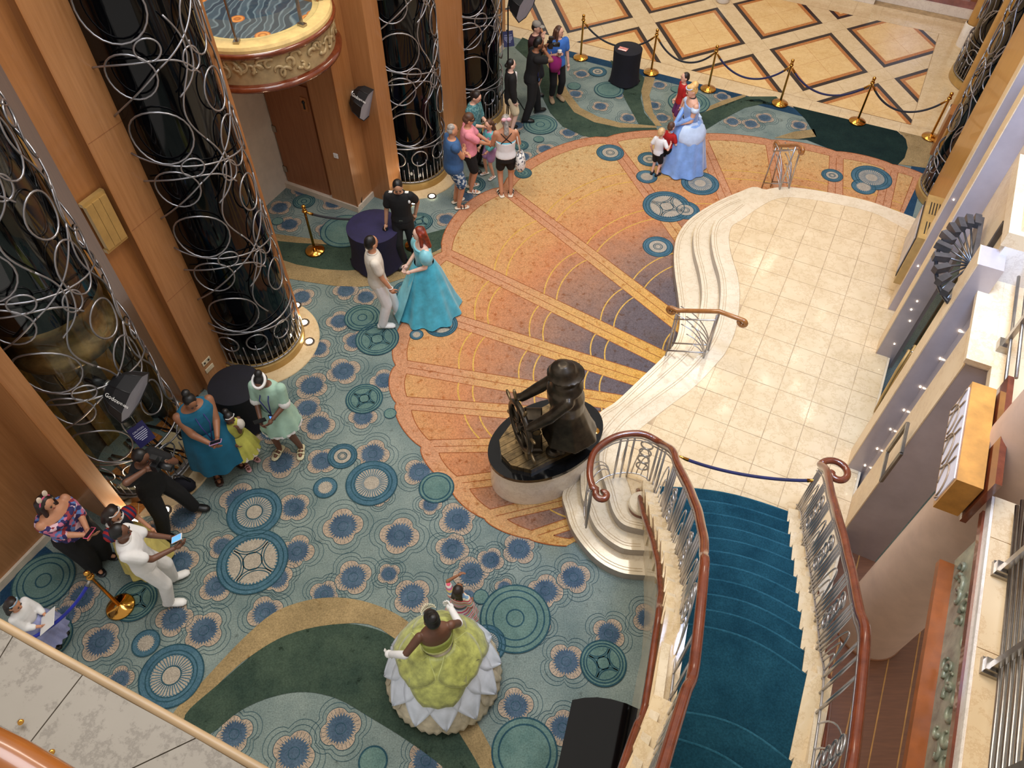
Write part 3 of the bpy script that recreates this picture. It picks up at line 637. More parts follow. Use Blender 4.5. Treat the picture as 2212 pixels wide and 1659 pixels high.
# ---- round glass lift shafts with scrolled metal grilles
def shaft(s, n, Rr, face, top, label, clear=False, a0=-95, a1=95, group='glass lift shafts', apron=True):
    c = SN(s, n); ang = math.atan2(face.y, face.x)
    root = empty('lift_shaft', c, label, 'lift shaft', group)
    def P(u, z, r=Rr): a = ang+u/Rr; return Vector((r*math.cos(a), r*math.sin(a), z))
    ua, ub = R(a0)*Rr, R(a1)*Rr
    b = MB(); b.lathe([(Rr-.06, .18), (Rr-.06, top)], seg=40, a0=ang+R(a0), a1=ang+R(a1)); b.build('glass', CLEAR if clear else GLASSD, root, True)
    if clear: b = MB(); b.lathe([(Rr-.075, 3.25), (Rr-.075, top)], seg=40, a0=ang+R(a0), a1=ang+R(a1)); b.build('dark_glass', GLASSD, root, True)
    b = MB(); b.lathe([(Rr-.08, .012), (Rr+.03, .012), (Rr+.03, .16), (Rr-.08, .18)], seg=40, a0=ang+R(a0), a1=ang+R(a1)); b.build('plinth', GOLDP if not clear else STEEL, root)
    if apron: b = MB(); b.lathe([(.0, .026), (Rr+.25, .026), (Rr+.26, .012), (Rr+.26, 0)], seg=48, a0=ang+R(a0), a1=ang+R(a1)); b.build('marble_apron', MARB2, root)
    if not clear:
        b = MB(); b.lathe([(Rr-.12, 2.4), (Rr-.12, 2.42), (0, 2.42)], seg=30, a0=ang+R(a0), a1=ang+R(a1)); b.build('car_floor', STEEL, root)
    cache = {}
    def bar(key, fn, z0, r=.0115, n_=24, closed=False, nm='scroll_bar'):
        if key not in cache:
            pts = []
            for k in range(n_ if closed else n_+1):
                u, v = fn(k/n_)
                if not closed and not (ua-.01 <= u <= ub+.01): continue
                pts.append(P(min(max(u, ua), ub), v))
            if len(pts) < 3: cache[key] = None; return
            b = MB(); b.tube(pts, r, seg=6, closed=closed); cache[key] = b.mesh(nm, GRILLE, True)
        if cache[key]: link(nm, cache[key], root, (0, 0, z0))
    H = 1.42
    circ = [(-.65, 0, .345, .33), (-.70, .52*H, .26, .25), (-.44, .70*H, .13, .12), (-.02, .53*H, .11, .13), (.19, .73*H, .2, .33), (.19, .2*H, .2, .25), (-1.18, .86*H, .16, .2), (.72, .05*H, .3, .33), (.80, .58*H, .25, .26), (.56, .80*H, .11, .12), (1.16, .35*H, .14, .2)]
    z = 1.32
    while z < top-.4:
        for k, (u, v, ru, rv) in enumerate(circ):
            if ua+ru < u < ub-ru and z+v+rv < top: bar('c%d' % k, lambda t, u=u, v=v, ru=ru, rv=rv: (u+ru*math.cos(2*PI*t), v+rv*math.sin(2*PI*t)), z, closed=True, nm='ring')
        for k, (u0, v0, u1, v1, bw) in enumerate([(-1.5, -.10*H, 1.5, -.62*H, .0), (-1.5, -.04*H, -.40, .55*H, .0), (-.40, .55*H, .42, 1.0*H, -.06), (-1.5, .42*H, -.45, .62*H, .10), (-.45, .62*H, .02, .40*H, .08), (-.18, -.1*H, -.18, .9*H, .13), (.42, 0, .42, H, -.12), (.42, .05*H, 1.5, .75*H, .1), (-.30, .30*H, .02, .66*H, -.10)]):
            def fn(t, u0=u0, v0=v0, u1=u1, v1=v1, bw=bw, k=k):
                dx, dy = u1-u0, v1-v0; L = math.hypot(dx, dy); w = bw*math.sin(2*PI*t) if k in (5, 6) else bw*math.sin(PI*t)
                return (u0+dx*t-dy/L*w, v0+dy*t+dx/L*w)
            if z+H < top: bar('l%d' % k, fn, z)
        z += H
    for zz in (.20, .93):
        bar('h%.2f' % zz, lambda t, zz=zz: (ua+(ub-ua)*t, zz), 0, .012, 40)
    nb = int((ub-ua)/.085)
    for k in range(nb+1):
        u = ua+(ub-ua)*k/nb; bar('v%d' % k, lambda t, u=u: (u, .18+(.30+.16*(k % 2))*t), 0, .009, 3, nm='upright_bar')
    for k in range(int((ub-ua)/.42)):
        u = ua+.24+.42*k; bar('b%d' % k, lambda t, u=u: (u+.15*math.cos(2*PI*t), .70+.15*math.sin(2*PI*t)), 0, closed=True, nm='ring')
    return root, c, ang
fA = shaft(2.97, -7.22, .69, NX, 6.4, 'clear glass lift shaft with scrolled metal grille beside the black softbox, marble visible inside', True)
fB = shaft(5.45, -7.22, .69, NX, 6.6, 'dark glass lift shaft with scrolled metal grille behind the woman in the mint dress')
fC = shaft(10.42, -7.40, .70, NX, 5.0, 'dark glass lift shaft with scrolled metal grille behind the man in the blue tank top')
fD = shaft(12.62, -7.44, .82, NX, 4.4, 'dark glass lift shaft with scrolled metal grille behind the woman in the black blazer')
# inside of the clear shaft: back wall, lift car, marble floor with inlay
root, c, ang = fA
b = MB(); b.lathe([(.72, 0), (.72, 6.4)], seg=30, a0=ang+R(95), a1=ang+R(265)); b.build('shaft_back', M('shaft_steel', (120, 118, 112), .3, .8, var=.2), root, True)
b = MB(); b.lathe([(0, 2.55), (.54, 2.55), (.60, 2.62), (.60, 2.78), (.52, 2.80), (.52, 3.05), (.60, 3.07), (.60, 3.3), (.52, 3.35), (.52, 5.6), (0, 5.6)], seg=36); b.build('lift_car', M('lift_car_brass', (120, 96, 58), .3, .6, var=.25), root, True)
for k in range(5):
    a = ang+R(95+42*k); b = MB(); b.box(Vector((.68*math.cos(a), .68*math.sin(a), 3.0)), (.02, .22, 6), 0, Vector((math.cos(a), math.sin(a), 0)), Vector((-math.sin(a), math.cos(a), 0))); b.build('brass_panel', M('shaft_brass', (176, 140, 80), .3, .7, var=.2), root)
for k in range(6):
    t = -.75+.3*k
    for q in (-1, 1):
        o = Vector((0, 0, .030)); d1_, d2_ = AX*.22, NX*.22; p = AX*t+NX*(.3*q)
        for P in ([p+o, p+d1_+d2_*.1+o, p+d2_+o], [p+d1_+d2_*.15+o, p+d1_+d2_*1.05+o, p+d2_*1.05+o]): b = MB(); b.poly(P); b.build('floor_inlay', BROWNST, root)
for k in range(7):
    t = -.8+.3*k
    b = MB(); b.strip([AX*t+NX*-.5, AX*(t+.25)+NX*.6], .035, .032); b.build('dark_inlay', DARKST, root)
    b = MB(); b.strip([AX*(t+.25)+NX*-.5, AX*t+NX*.6], .035, .0322); b.build('dark_inlay', DARKST, root)
# ---- fixtures on the left wall
o = empty('brass_vent', SN(4.1, -7.33, 3.4), 'ribbed brass vent box mounted high on the wooden pilaster', 'vent')
for k in range(3):
    b = MB(); b.box(NX*.05+AX*(-.1+.1*k), (.095, .06, .62), 0, AX, NX); b.build('rib', GOLDP, o)
for zz in (-.33, .33): b = MB(); b.box(NX*.03+Vector((0, 0, zz)), (.32, .06, .05), 0, AX, NX); b.build('end_cap', GOLDP, o)
o = empty('wall_socket', SN(4.46, -7.25, .55), 'pair of small pale socket plates low on the wooden pilaster', 'socket')
for zz, mm in ((.0, WHITE), (-.16, WHITE)): b = MB(); b.box(NX*.008+Vector((0, 0, zz)), (.16, .012, .075), 0, AX, NX); b.build('plate', M('socket_plate', (214, 200, 170), .4), o)
for zz, t in ((0, -.04), (0, .04)): b = MB(); b.box(NX*.016+AX*t+Vector((0, 0, zz)), (.03, .006, .03), 0, AX, NX); b.build('socket_hole', BLACK, o)
o = empty('light_switch', SN(8.84, -7.86, 1.15), 'small white square switch on the wooden pilaster by the recess', 'switch')
b = MB(); b.box((0, 0, 0), (.012, .09, .09), 0, AX, NX); b.build('plate', WHITE, o); b = MB(); b.box(-AX*.008, (.008, .03, .03), 0, AX, NX); b.build('rocker', M('rocker_grey', (190, 188, 190), .4), o)
o = empty('wall_screen', SN(.62, -7.50, 1.25), 'blue lit screen in a wooden frame at the left edge', 'screen')
b = MB(); b.box((0, 0, 0), (.5, .05, .6), 0, AX, NX); b.build('frame', WOODD, o); b = MB(); b.box(NX*.03, (.36, .02, .46), 0, AX, NX); b.build('display', SCREEN, o)

# ---- recessed floor lights on the marble aprons
def floor_light(x, y, label, p=14):
    c = G(x, y, .03); o = empty('floor_light', (c.x, c.y, .027), label, 'floor light', 'recessed floor lights')
    b = MB(); b.lathe([(.055, .004), (.055, .012), (.085, .012), (.09, .0)], seg=20); b.build('rim', STEEL, o)
    b = MB(); b.lathe([(0, .006), (.055, .006)], seg=16); b.build('lens', LAMP, o)
    l = bpy.data.lights.new('floor_light_beam', 'SPOT'); l.energy = p; l.color = (1, .78, .5); l.spot_size = R(75); l.shadow_soft_size = .05
    q = bpy.data.objects.new('beam', l); COL.objects.link(q); q.parent = o; q.location = (0, 0, .03); d = Vector((-.35, .1, 1)); q.rotation_euler = d.to_track_quat('-Z', 'Y').to_euler()
floor_light(640, 660, 'recessed floor light on the apron, hidden half behind the wooden fin')
floor_light(657, 697, 'recessed floor light on the marble apron nearest the wooden fin')
floor_light(668, 738, 'recessed floor light on the outermost rim of the middle marble apron')
floor_light(933, 424, 'recessed floor light behind the man in the blue tank top')
floor_light(893, 438, 'recessed floor light behind the guard in black uniform')
floor_light(985, 345, 'recessed floor light behind the person in the pink blouse')
floor_light(357, 1103, 'bright floor light between the feet of the photographer in black at the lower left', 20)
floor_light(290, 1126, 'recessed floor light behind the girl in the striped-sleeve costume', 26)
floor_light(428, 838, 'recessed floor light at the foot of the wooden pilaster by the teal dress', 26)

# ---- small round balcony in the recess
CARPR = None
m, nt, bs = newmat('balcony_rose_carpet'); v = coords(nt)
w = nt.nodes.new('ShaderNodeTexWave'); w.inputs['Scale'].default_value = 1.5; w.inputs['Distortion'].default_value = 9; nt.links.new(v, w.inputs['Vector'])
c1 = ramp(nt, w.outputs[1], [(.25, (40, 58, 74)), (.5, (110, 128, 138)), (.8, (60, 78, 92))])
vo = nt.nodes.new('ShaderNodeTexVoronoi'); vo.inputs['Scale'].default_value = 2.3; nt.links.new(v, vo.inputs['Vector'])
ro = ramp(nt, vo.outputs['Distance'], [(.0, (150, 80, 30)), (.08, (222, 150, 70)), (.14, (160, 86, 36)), (.2, (224, 150, 76)), (.25, (170, 92, 40))])
fm = nt.nodes.new('ShaderNodeMath'); fm.operation = 'LESS_THAN'; nt.links.new(vo.outputs['Distance'], fm.inputs[0]); fm.inputs[1].default_value = .27
nt.links.new(mixc(nt, fm.outputs[0], c1, ro), bs.inputs['Base Color']); bs.inputs['Roughness'].default_value = .9
CARPR = m
RELIEF = M('relief_stone', (172, 150, 112), .35, .15, var=.1)
RELIEFG = M('relief_glass', (138, 140, 118), .25, .1, var=.2)
bc = SN(8.25, -8.35)
ub_ = empty('balcony', (bc.x, bc.y, 3.2), 'small round balcony with carved frieze above the service door', kind='structure')
def bp(b, nm, mat, sm=False): return b.build(nm, mat, ub_, sm)
b = MB(); b.lathe([(0, .62), (.90, .62)], seg=48); bp(b, 'balcony_carpet', CARPR)
b = MB(); b.lathe([(.88, .58), (.88, .66), (1.14, .66), (1.16, .62), (1.16, .58)], seg=64); bp(b, 'stone_rim', M('rim_stone', (214, 186, 126), .3, var=.08))
b = MB(); b.lathe([(1.10, .58), (1.19, .58), (1.20, .55), (1.18, .50), (1.10, .49)], seg=64); bp(b, 'wood_trim', MAHOG, True)
b = MB(); b.lathe([(1.12, .10), (1.12, .50)], seg=64); bp(b, 'frieze', RELIEF, True)
b = MB(); b.lathe([(0, 0), (1.10, 0), (1.20, .02), (1.21, .07), (1.17, .10), (1.10, .11)], seg=64); bp(b, 'wood_trim', MAHOG, True)
rnd = random.Random(3)
for k in range(64):                                       # carved leaves and scrolls of the frieze
    a = R(-150+300*k/64)+math.atan2(NX.y, NX.x); z = rnd.uniform(.2, .42); ca, sa = math.cos(a), math.sin(a)
    b = MB(); pts = []; r0 = rnd.uniform(.07, .13); a1 = rnd.uniform(0, 6)
    for j in range(11):
        t = j/10; rr = r0*(1-.75*t); q = a1+4.5*t; u = rr*math.cos(q); zz = z+rr*math.sin(q); aa = a+u/1.13
        pts.append((1.13*math.cos(aa), 1.13*math.sin(aa), min(max(zz, .13), .47)))
    b.tube(pts, .02, seg=6, rs=[.032*(1-.6*j/10) for j in range(11)]); bp(b, 'carved_scroll', RELIEF, True)
for t in (-62, -5, 42):
    a = R(t)+math.atan2(NX.y, NX.x); d = Vector((math.cos(a), math.sin(a), 0)); b = MB(); b.box(d*.98+Vector((0, 0, .68)), (.12, .08, .03), 0, d, Vector((-d.y, d.x, 0))); b.box(d*.98+Vector((0, 0, 1.15)), (.05, .02, 1.0), 0, d, Vector((-d.y, d.x, 0))); bp(b, 'rail_post', STEEL)
b = MB(); b.lathe([(.97, .68), (.98, .68), (.98, 1.55), (.97, 1.55)], seg=48); bp(b, 'glass_guard', CLEAR, True)

# ---- stone ledge of the deck the view is taken from, with its handrail
lg = empty('balcony_ledge', (-.8, .5, 7.6), 'grey stone balcony ledge and wooden handrail at the lower left', kind='structure')
oe = [G(x, y, 7.6) for x, y in ((-160,1268),(0,1358),(140,1436),(360,1558),(570,1678),(800,1813))]
ie = [G(x, y, 7.6) for x, y in ((-260,1420),(-100,1520),(40,1590),(160,1665),(330,1790),(560,1930))]
oc, ic = crom(oe, 10), crom(ie, 10); cuts = [0, 12, 22, 33, 50]
for k in range(4):
    a, c_ = cuts[k], cuts[k+1]; g_ = 0
    P = oc[a:c_+1]+ic[a:c_+1][::-1]; cc = sum(P, Vector())/len(P); P = [p+(cc-p).normalized()*.0016 for p in P]
    b = MB(); b.prism(P, 7.52, 7.6); wpart(b, 'stone_slab', MARBS, lg)
b = MB(); b.tube([p+Vector((0, 0, -.008))+Vector((.004, .006, 0)) for p in oc], .010, seg=8); wpart(b, 'edge_moulding', M('ledge_edge_stone', (176, 146, 108), .4, var=.06), lg, True)
hr = [G(x, y, 8.35) for x, y in ((-300,1500),(-120,1590),(0,1648),(75,1692),(200,1770))]
b = MB(); b.tube(crom(hr, 6), .026, seg=14); wpart(b, 'handrail', M('amber_handrail', (150, 86, 34), .25, coat=.4, var=.1), lg, True)
for x, y in ((45, 1560), (112, 1625), (138, 1655)):
    p = G(x, y, 7.61); b = MB(); b.lathe([(0, .006), (.004, .005), (.006, 0)], p, 12); wpart(b, 'rail_foot', BRASS, lg, True)

# ================================================================== RIGHT WALL
wr = empty('wall_right', SN(8, 1.8), 'stone and wood right wall of the stage with polished piers', kind='structure')
def rbox(nm, mat, s0, s1, n0, n1, z0, z1): b = MB(); sbox(b, s0, s1, n0, n1, z0, z1); return wpart(b, nm, mat, wr)
BEIGE = marble_mat('beige_facade', (216, 186, 142), (228, 200, 158), (206, 172, 128), .35, 1.2)
GOLDW = wood_mat('gold_wood_panel', (176, 124, 52), (196, 142, 66), .35)
rbox('wall_panel', GOLDW, 10.42, 13.45, 1.70, 2.0, 0, 6)
for (s0, s1, n0, n1, z1) in ((10.17, 10.42, 1.535, 1.70, 5.2), (9.14, 9.42, 1.535, 1.80, 5.0), (6.91, 7.22, 1.56, 1.80, 4.1), (5.95, 6.5, 1.72, 2.25, 3.70)):
    rbox('pier', MARBG, s0, s1, n0+.012, n1, .0, z1); rbox('pier_face', BEIGE, s0-.003, s1, n0, n0+.012, 0, z1)
rbox('wall_panel', MARBG, 9.42, 10.17, 1.68, 1.9, 0, 5)
rbox('wall_panel', MARBG, 6.5, 6.91, 1.78, 2.0, 0, 3.68)
rbox('lintel', BEIGE, 7.22, 9.14, 1.80, 2.2, 2.75, 5.0)
rbox('wall_panel', M('bay_back', (96, 92, 78), .2, var=.15), 7.22, 9.14, 2.0, 2.1, .0, 2.75)
# stepped upper blocks above the piers
for (s0, s1, n0, n1, z0, z1) in ((5.93, 7.15, 1.70, 2.6, 3.74, 3.80), (7.15, 8.55, 1.70, 2.6, 4.20, 4.36), (8.55, 10.0, 1.72, 2.6, 4.75, 4.9)):
    rbox('stone_cap', BEIGE, s0, s1, n0, n1, z0, z1)
rbox('step_face', MARBW, 7.15, 7.3, 1.74, 2.6, 3.8, 4.2); rbox('step_face', MARBW, 8.55, 8.7, 1.76, 2.6, 4.36, 4.75); rbox('step_face', MARBW, 5.96, 6.1, 1.74, 2.6, 2.9, 3.74)
rbox('stone_cap', BEIGE, 5.93, 7.15, 1.925, 1.93, 3.80, 3.803)
# small emissive balls on the pier faces
for (s, n, z) in [(9.132, 1.70, .75), (9.132, 1.72, 1.25), (9.132, 1.66, 1.45), (9.132, 1.67, 1.62), (9.132, 1.70, 2.3), (6.902, 1.74, .62), (6.902, 1.75, 1.02), (6.902, 1.75, 1.45), (6.902, 1.755, 1.85), (6.902, 1.76, 2.3), (6.902, 1.765, 2.8), (6.902, 1.77, 3.25), (10.162, 1.62, 1.4), (10.162, 1.60, 2.6)]:
    b = MB(); b.ell(SN(s, n, z), (.009, .009, .009), seg=8, rings=6); wpart(b, 'emissive_dot', LAMP, wr, True)
# door leaves with long pull handles
dr = empty('door_2', SN(8.2, 1.98), 'pair of glazed doors with long brass pull handles between the stone piers', kind='structure')
for s0 in (7.3, 8.22):
    b = MB(); sbox(b, s0, s0+.88, 1.94, 1.98, .46, 2.7); wpart(b, 'door_leaf', M('door_glass', (70, 72, 62), .1, var=.2), dr)
    for (u0, u1, z0, z1) in ((0, .07, .46, 2.7), (.81, .88, .46, 2.7), (0, .88, .46, .56), (0, .88, 2.6, 2.7)):
        b = MB(); sbox(b, s0+u0, s0+u1, 1.92, 1.95, z0, z1); wpart(b, 'door_frame', M('door_bronze', (92, 78, 52), .35, .6), dr)
for s0, s1, nn in ((7.95, 8.30, 1.72), (8.05, 8.42, 1.78)):
    b = MB(); b.tube([SN(s0, nn, .52), SN(s0+.03, nn-.02, .8), SN(lerp(s0, s1, .6), nn, 1.2), SN(s1, nn+.03, 1.5)], .022, seg=8); wpart(b, 'pull_handle', GOLDP, dr, True)
    for zz, t in ((.56, 0), (1.48, 1)): b = MB(); b.tube([SN(lerp(s0, s1, t), nn, zz), SN(lerp(s0, s1, t), 1.94, zz)], .012, seg=6); wpart(b, 'handle_bracket', STEEL, dr, True)
# half-round spoked canopy over the doors
cn = empty('door_canopy', SN(7.8, 1.72, 3.42), 'half-round dark metal canopy with radiating spokes above the glazed doors', 'canopy')
DM = M('canopy_metal', (96, 92, 88), .35, .7, var=.15)
def cp(a, k=1.0, z=0): return AX*(.80*k*math.cos(a))-NX*(.36*k*math.sin(a))+Vector((0, 0, z))
b = MB(); b.tube([cp(PI*k/30) for k in range(31)], .022, seg=8); b.build('rim', BLACK, cn, True)
for k in range(13):
    b = MB(); b.tube([cp(PI*k/12, .04), cp(PI*k/12, .98)], .012, seg=6); b.build('spoke', DM, cn, True)
for k in range(12):
    a = PI*(k+.5)/12; b = MB(); p = cp(a, .92, .05); d = (cp(a, 1)-cp(a, .5)).normalized(); b.box(p, (.17, .07, .08), 0, d, Vector((-d.y, d.x, 0))); b.build('block', DM, cn)
b = MB(); b.box((0, 0, -.02), (1.64, .05, .16), 0, AX, NX); b.build('back_bar', DM, cn)
b = MB(); b.box(NX*.06+Vector((0, 0, .3)), (.06, .06, .6), 0, AX, NX); b.build('hanger', DM, cn)
# framed display box, small metal frame, light box
o = empty('display_case', SN(10.75, 1.56, .98), 'gold wall display case with slotted top beyond the stage edge', 'display case')
b = MB(); b.box((0, 0, .42), (1.1, .26, .9), 0, AX, NX); b.build('case', GOLDP, o)
b = MB(); b.box(-NX*.135+Vector((0, 0, .42)), (.95, .012, .75), 0, AX, NX); b.build('frame', BLACK, o); b = MB(); b.box(-NX*.143+Vector((0, 0, .42)), (.86, .012, .66), 0, AX, NX); b.build('panel', M('display_panel', (176, 160, 150), .3), o)
for k in range(2):
    for j in range(4): b = MB(); b.box(AX*(-.28+.5*k)+NX*(-.06+.04*j)+Vector((0, 0, .872)), (.3, .014, .006), 0, AX, NX); b.build('vent_slot', BLACK, o)
o = empty('metal_frame', SN(5.92, 1.70, 2.05), 'empty brushed metal frame mounted on the stone pier', 'frame')
for (a, c_) in (((-.30, 0), (-.30, .55)), ((.12, 0), (.12, .55)), ((-.30, 0), (.12, 0)), ((-.30, .55), (.12, .55))):
    b = MB(); b.tube([AX*a[0]+NX*-.06+Vector((0, 0, a[1])), AX*c_[0]+NX*-.06+Vector((0, 0, c_[1]))], .022, seg=4); b.build('bar', M('frame_steel', (120, 114, 104), .3, .8), o)
o = empty('light_box', SN(5.0, 1.85, 3.46), 'wooden light box with patterned frosted glass under the right balcony', 'lamp')
b = MB(); b.box((0, 0, .22), (1.12, .2, .44), 0, AX, NX); b.build('wooden_case', M('light_box_wood', (190, 132, 60), .35, var=.1), o)
b = MB(); b.box(-NX*.104+Vector((0, 0, .22)), (1.04, .01, .36), 0, AX, NX); b.build('glass_panel', LAMPW, o)
b = MB(); b.box(NX*.14+Vector((0, 0, .30)), (1.2, .05, .6), 0, AX, NX); b.build('back_board', MAHOG, o)
for k in range(7):
    q = []
    for j in range(13): t = j/12; q.append(AX*(-.5+.16*k+.2*math.sin(PI*t/2)*(1 if k % 2 else -.5))+NX*-.115+Vector((0, 0, .05+.34*t)))
    q = [p for p in q if abs(p.dot(AX)) < .53]
    if len(q) > 2: b = MB(); b.tube(q, .008, seg=5); b.build('lead_line', M('lead_line', (150, 124, 96), .4), o, True)
for k in range(3):
    b = MB(); b.tube([AX*(-.35+.35*k+.15*math.cos(PI*j/10))+NX*-.115+Vector((0, 0, .08+.2*math.sin(PI*j/10))) for j in range(11)], .008, seg=5); b.build('lead_line', MATS['lead_line'], o, True)
# ---- wood deck floor behind the piers and the big round column
fw = empty('floor_wood', SN(3.5, 2.8), 'brown plank floor below the right balcony', kind='structure')
PL = wood_mat('deck_plank', (104, 62, 34), (124, 76, 44), .45, (1, 12, 1)); PLJ = M('plank_inlay', (180, 128, 62), .4)
n = 1.78
while n < 4.2:
    b = MB(); sbox(b, .2, 5.95, n, n+.27, .0, .03); wpart(b, 'plank', PL, fw); b = MB(); sbox(b, .2, 5.95, n+.27, n+.285, .0, .032); wpart(b, 'inlay_strip', PLJ, fw); n += .285
ca, cb = G(1859, 1291), G(1888, 1428); cc = (ca+cb)/2
o = empty('round_column', (cc.x, cc.y, 0), 'thick beige round column rising beside the staircase', 'column')
b = MB(); b.lathe([((ca-cb).length/2, 0.03), ((ca-cb).length/2, 7.5)], seg=48); b.build('shaft', M('beige_column', (206, 174, 150), .45, var=.03), o, True)
b = MB(); b.lathe([((ca-cb).length/2+.01, 0.03), ((ca-cb).length/2+.01, .06), ((ca-cb).length/2, .065)], seg=48); b.build('base_ring', WOODD, o, True)
# ---- right balcony
rb = empty('balcony', SN(3, 2.2, 3.8), 'straight balcony with carved frieze and steel railing at the lower right', kind='structure')
def rbp(b, nm, mat, sm=False): return wpart(b, nm, mat, rb, sm)
k = .3
while k < 4.35:
    b = MB(); sbox(b, k+.003, min(k+.95, 4.5)-.003, 2.08, 2.50, 3.72, 3.80); rbp(b, 'stone_slab', BEIGE); k += .95
b = MB(); sbox(b, .3, 4.5, 2.06, 2.09, 3.70, 3.79); rbp(b, 'stone_edge', MARBW)
b = MB(); sbox(b, .3, 4.4, 2.04, 2.09, 3.64, 3.70); rbp(b, 'wood_trim', MAHOG)
b = MB(); sbox(b, .3, 4.3, 2.12, 2.2, 3.05, 3.66); rbp(b, 'frieze', RELIEFG)
b = MB(); sbox(b, .3, 4.25, 2.0, 2.14, 2.98, 3.06); rbp(b, 'wood_trim', M('frieze_trim_wood', (150, 82, 36), .35, var=.1))
b = MB(); sbox(b, .3, 4.5, 2.5, 4.2, 3.70, 3.79); rbp(b, 'balcony_carpet', CARPR)
for k in range(40):
    s = .5+3.7*k/40; z = rnd.uniform(3.18, 3.55); r0 = rnd.uniform(.06, .11); a1 = rnd.uniform(0, 6)
    b = MB(); b.tube([SN(s+r0*(1-.75*j/10)*math.cos(a1+.45*j), 2.115, z+r0*(1-.75*j/10)*math.sin(a1+.45*j)) for j in range(11)], .02, seg=6, rs=[.024*(1-.6*j/10) for j in range(11)]); rbp(b, 'carved_scroll', RELIEFG, True)
for s in (3.02, 3.82, 2.2):
    b = MB(); sbox(b, s-.06, s+.06, 2.11, 2.23, 3.80, 3.84); sbox(b, s-.045, s+.045, 2.12, 2.22, 3.84, 3.88); rbp(b, 'post_foot', STEEL)
    b = MB(); sbox(b, s-.025, s+.025, 2.15, 2.19, 3.86, 4.85); rbp(b, 'rail_post', STEEL)
for j, z in enumerate((3.90, 3.98, 4.06, 4.14, 4.22, 4.32, 4.44)):
    b = MB(); b.tube([SN(.3, 2.20, z), SN(4.4, 2.20, z)], .016, seg=8); rbp(b, 'rail_bar', STEEL, True)
p = SN(6.35, 1.99, 3.80)
for s in (6.2,):
    b = MB(); sbox(b, s-.06, s+.06, 1.93, 2.03, 3.80, 3.88); rbp(b, 'post_foot', STEEL); b = MB(); sbox(b, s-.03, s+.03, 1.96, 2.0, 3.86, 4.85); rbp(b, 'rail_post', STEEL)
for z in (3.95, 4.15, 4.35): b = MB(); b.tube([SN(5.5, 1.99, z), SN(7.1, 1.99, z)], .016, seg=8); rbp(b, 'rail_bar', STEEL, True)
b = MB(); sbox(b, 5.45, 5.93, 1.92, 2.6, 3.72, 3.80); rbp(b, 'stone_slab', BEIGE)
# ---- far right: shafts, round columns, back wall
shaft(14.3, 2.30, .74, -NX, 5.2, 'dark glass lift shaft on the right wall nearest the brass stanchion', False, -95, 95, apron=False)
shaft(18.9, 2.40, .80, -NX, 4.4, 'dark glass lift shaft on the right wall in the far corner', False, -95, 95, apron=False)
for (s, n, lab) in ((16.55, 1.86, 'gold round column with white base beside the last stanchion'), (20.4, 1.75, 'gold round column with white base in the far right corner')):
    o = empty('round_column', SN(s, n), lab, 'column'); b = MB(); b.lathe([(.21, 0), (.21, .5), (.19, .52)], seg=24); b.build('base_drum', MARBW, o, True)
    b = MB(); b.lathe([(.17, .5), (.17, 5.5)], seg=24); b.build('shaft', M('gold_column', (190, 146, 84), .35, .2, var=.05), o, True)
rbox('wall_panel', WOOD, 15.3, 17.9, 2.05, 2.3, 0, 6); rbox('wall_panel', GOLDW, 15.05, 15.3, 1.66, 2.3, 0, 6); rbox('wall_panel', WOOD, 19.8, 22, 2.0, 2.3, 0, 6)
rbox('wall_panel', WOODE, 15.5, 15.9, 1.62, 2.05, 0, .9)
wb = empty('wall_back', SN(22, -2), 'pink and white stone back wall beyond the marble lobby', kind='structure')
def bbox(nm, mat, *a): b = MB(); sbox(b, *a); return wpart(b, nm, mat, wb)
bbox('plinth', MARBW, 21.5, 22.2, -7.5, -.55, 0, .22); bbox('band', M('maroon_stone', (140, 92, 84), .3), 21.55, 22.2, -7.5, -.57, .22, .6); bbox('plinth', MARBW, 21.75, 22.4, -.55, 1.7, 0, .2); bbox('band', MATS['maroon_stone'], 21.85, 22.4, -.55, 1.7, .2, .36); bbox('wall_panel', MARBW, 22.0, 22.4, -.5, 1.55, .36, 4); bbox('wall_panel', WOODD, 21.9, 22.4, 1.55, 2.2, .3, 4); bbox('wall_panel', CREAMW, 22.0, 22.4, -7.5, -.55, .6, 4)
o = empty('white_pot', G(1561, 3, 0), 'white round pot at the top edge on the marble floor', 'pot'); o.location.z = 0
b = MB(); b.lathe([(0, 0), (.14, 0), (.17, .02), (.18, .4), (.16, .4), (.15, .36), (0, .36)], seg=24); b.build('bowl', WHITE, o, True)
b = MB(); b.lathe([(.16, .385), (.185, .39), (.185, .41), (.16, .41)], seg=24); b.build('rim', NICKEL, o, True)

ce = empty('ceiling', (6, 10, 11), 'ring of small downlights high above the stage', kind='structure')
for (x, y) in ((1722,830),(1742,888),(1563,883),(1746,896),(1510,792),(1716,776),(1652,822),(1775,682),(1640,560),(1662,570),(1650,585),(1672,552),(1630,575)):
    P = G(x, y, .455); C_ = Vector((0, 0, CAM_H)); d = P-C_; d.z = -d.z; L = P+d*((11-.455)/d.z)
    b = MB(); b.lathe([(0, 0), (.07, 0)], L, 12); wpart(b, 'downlight', M('downlight_glow', (255, 240, 220), .4, emit=60, var=0), ce)
    b = MB(); b.lathe([(.07, .004), (.10, .0), (.10, .03)], L, 12); wpart(b, 'downlight_trim', NICKEL, ce)
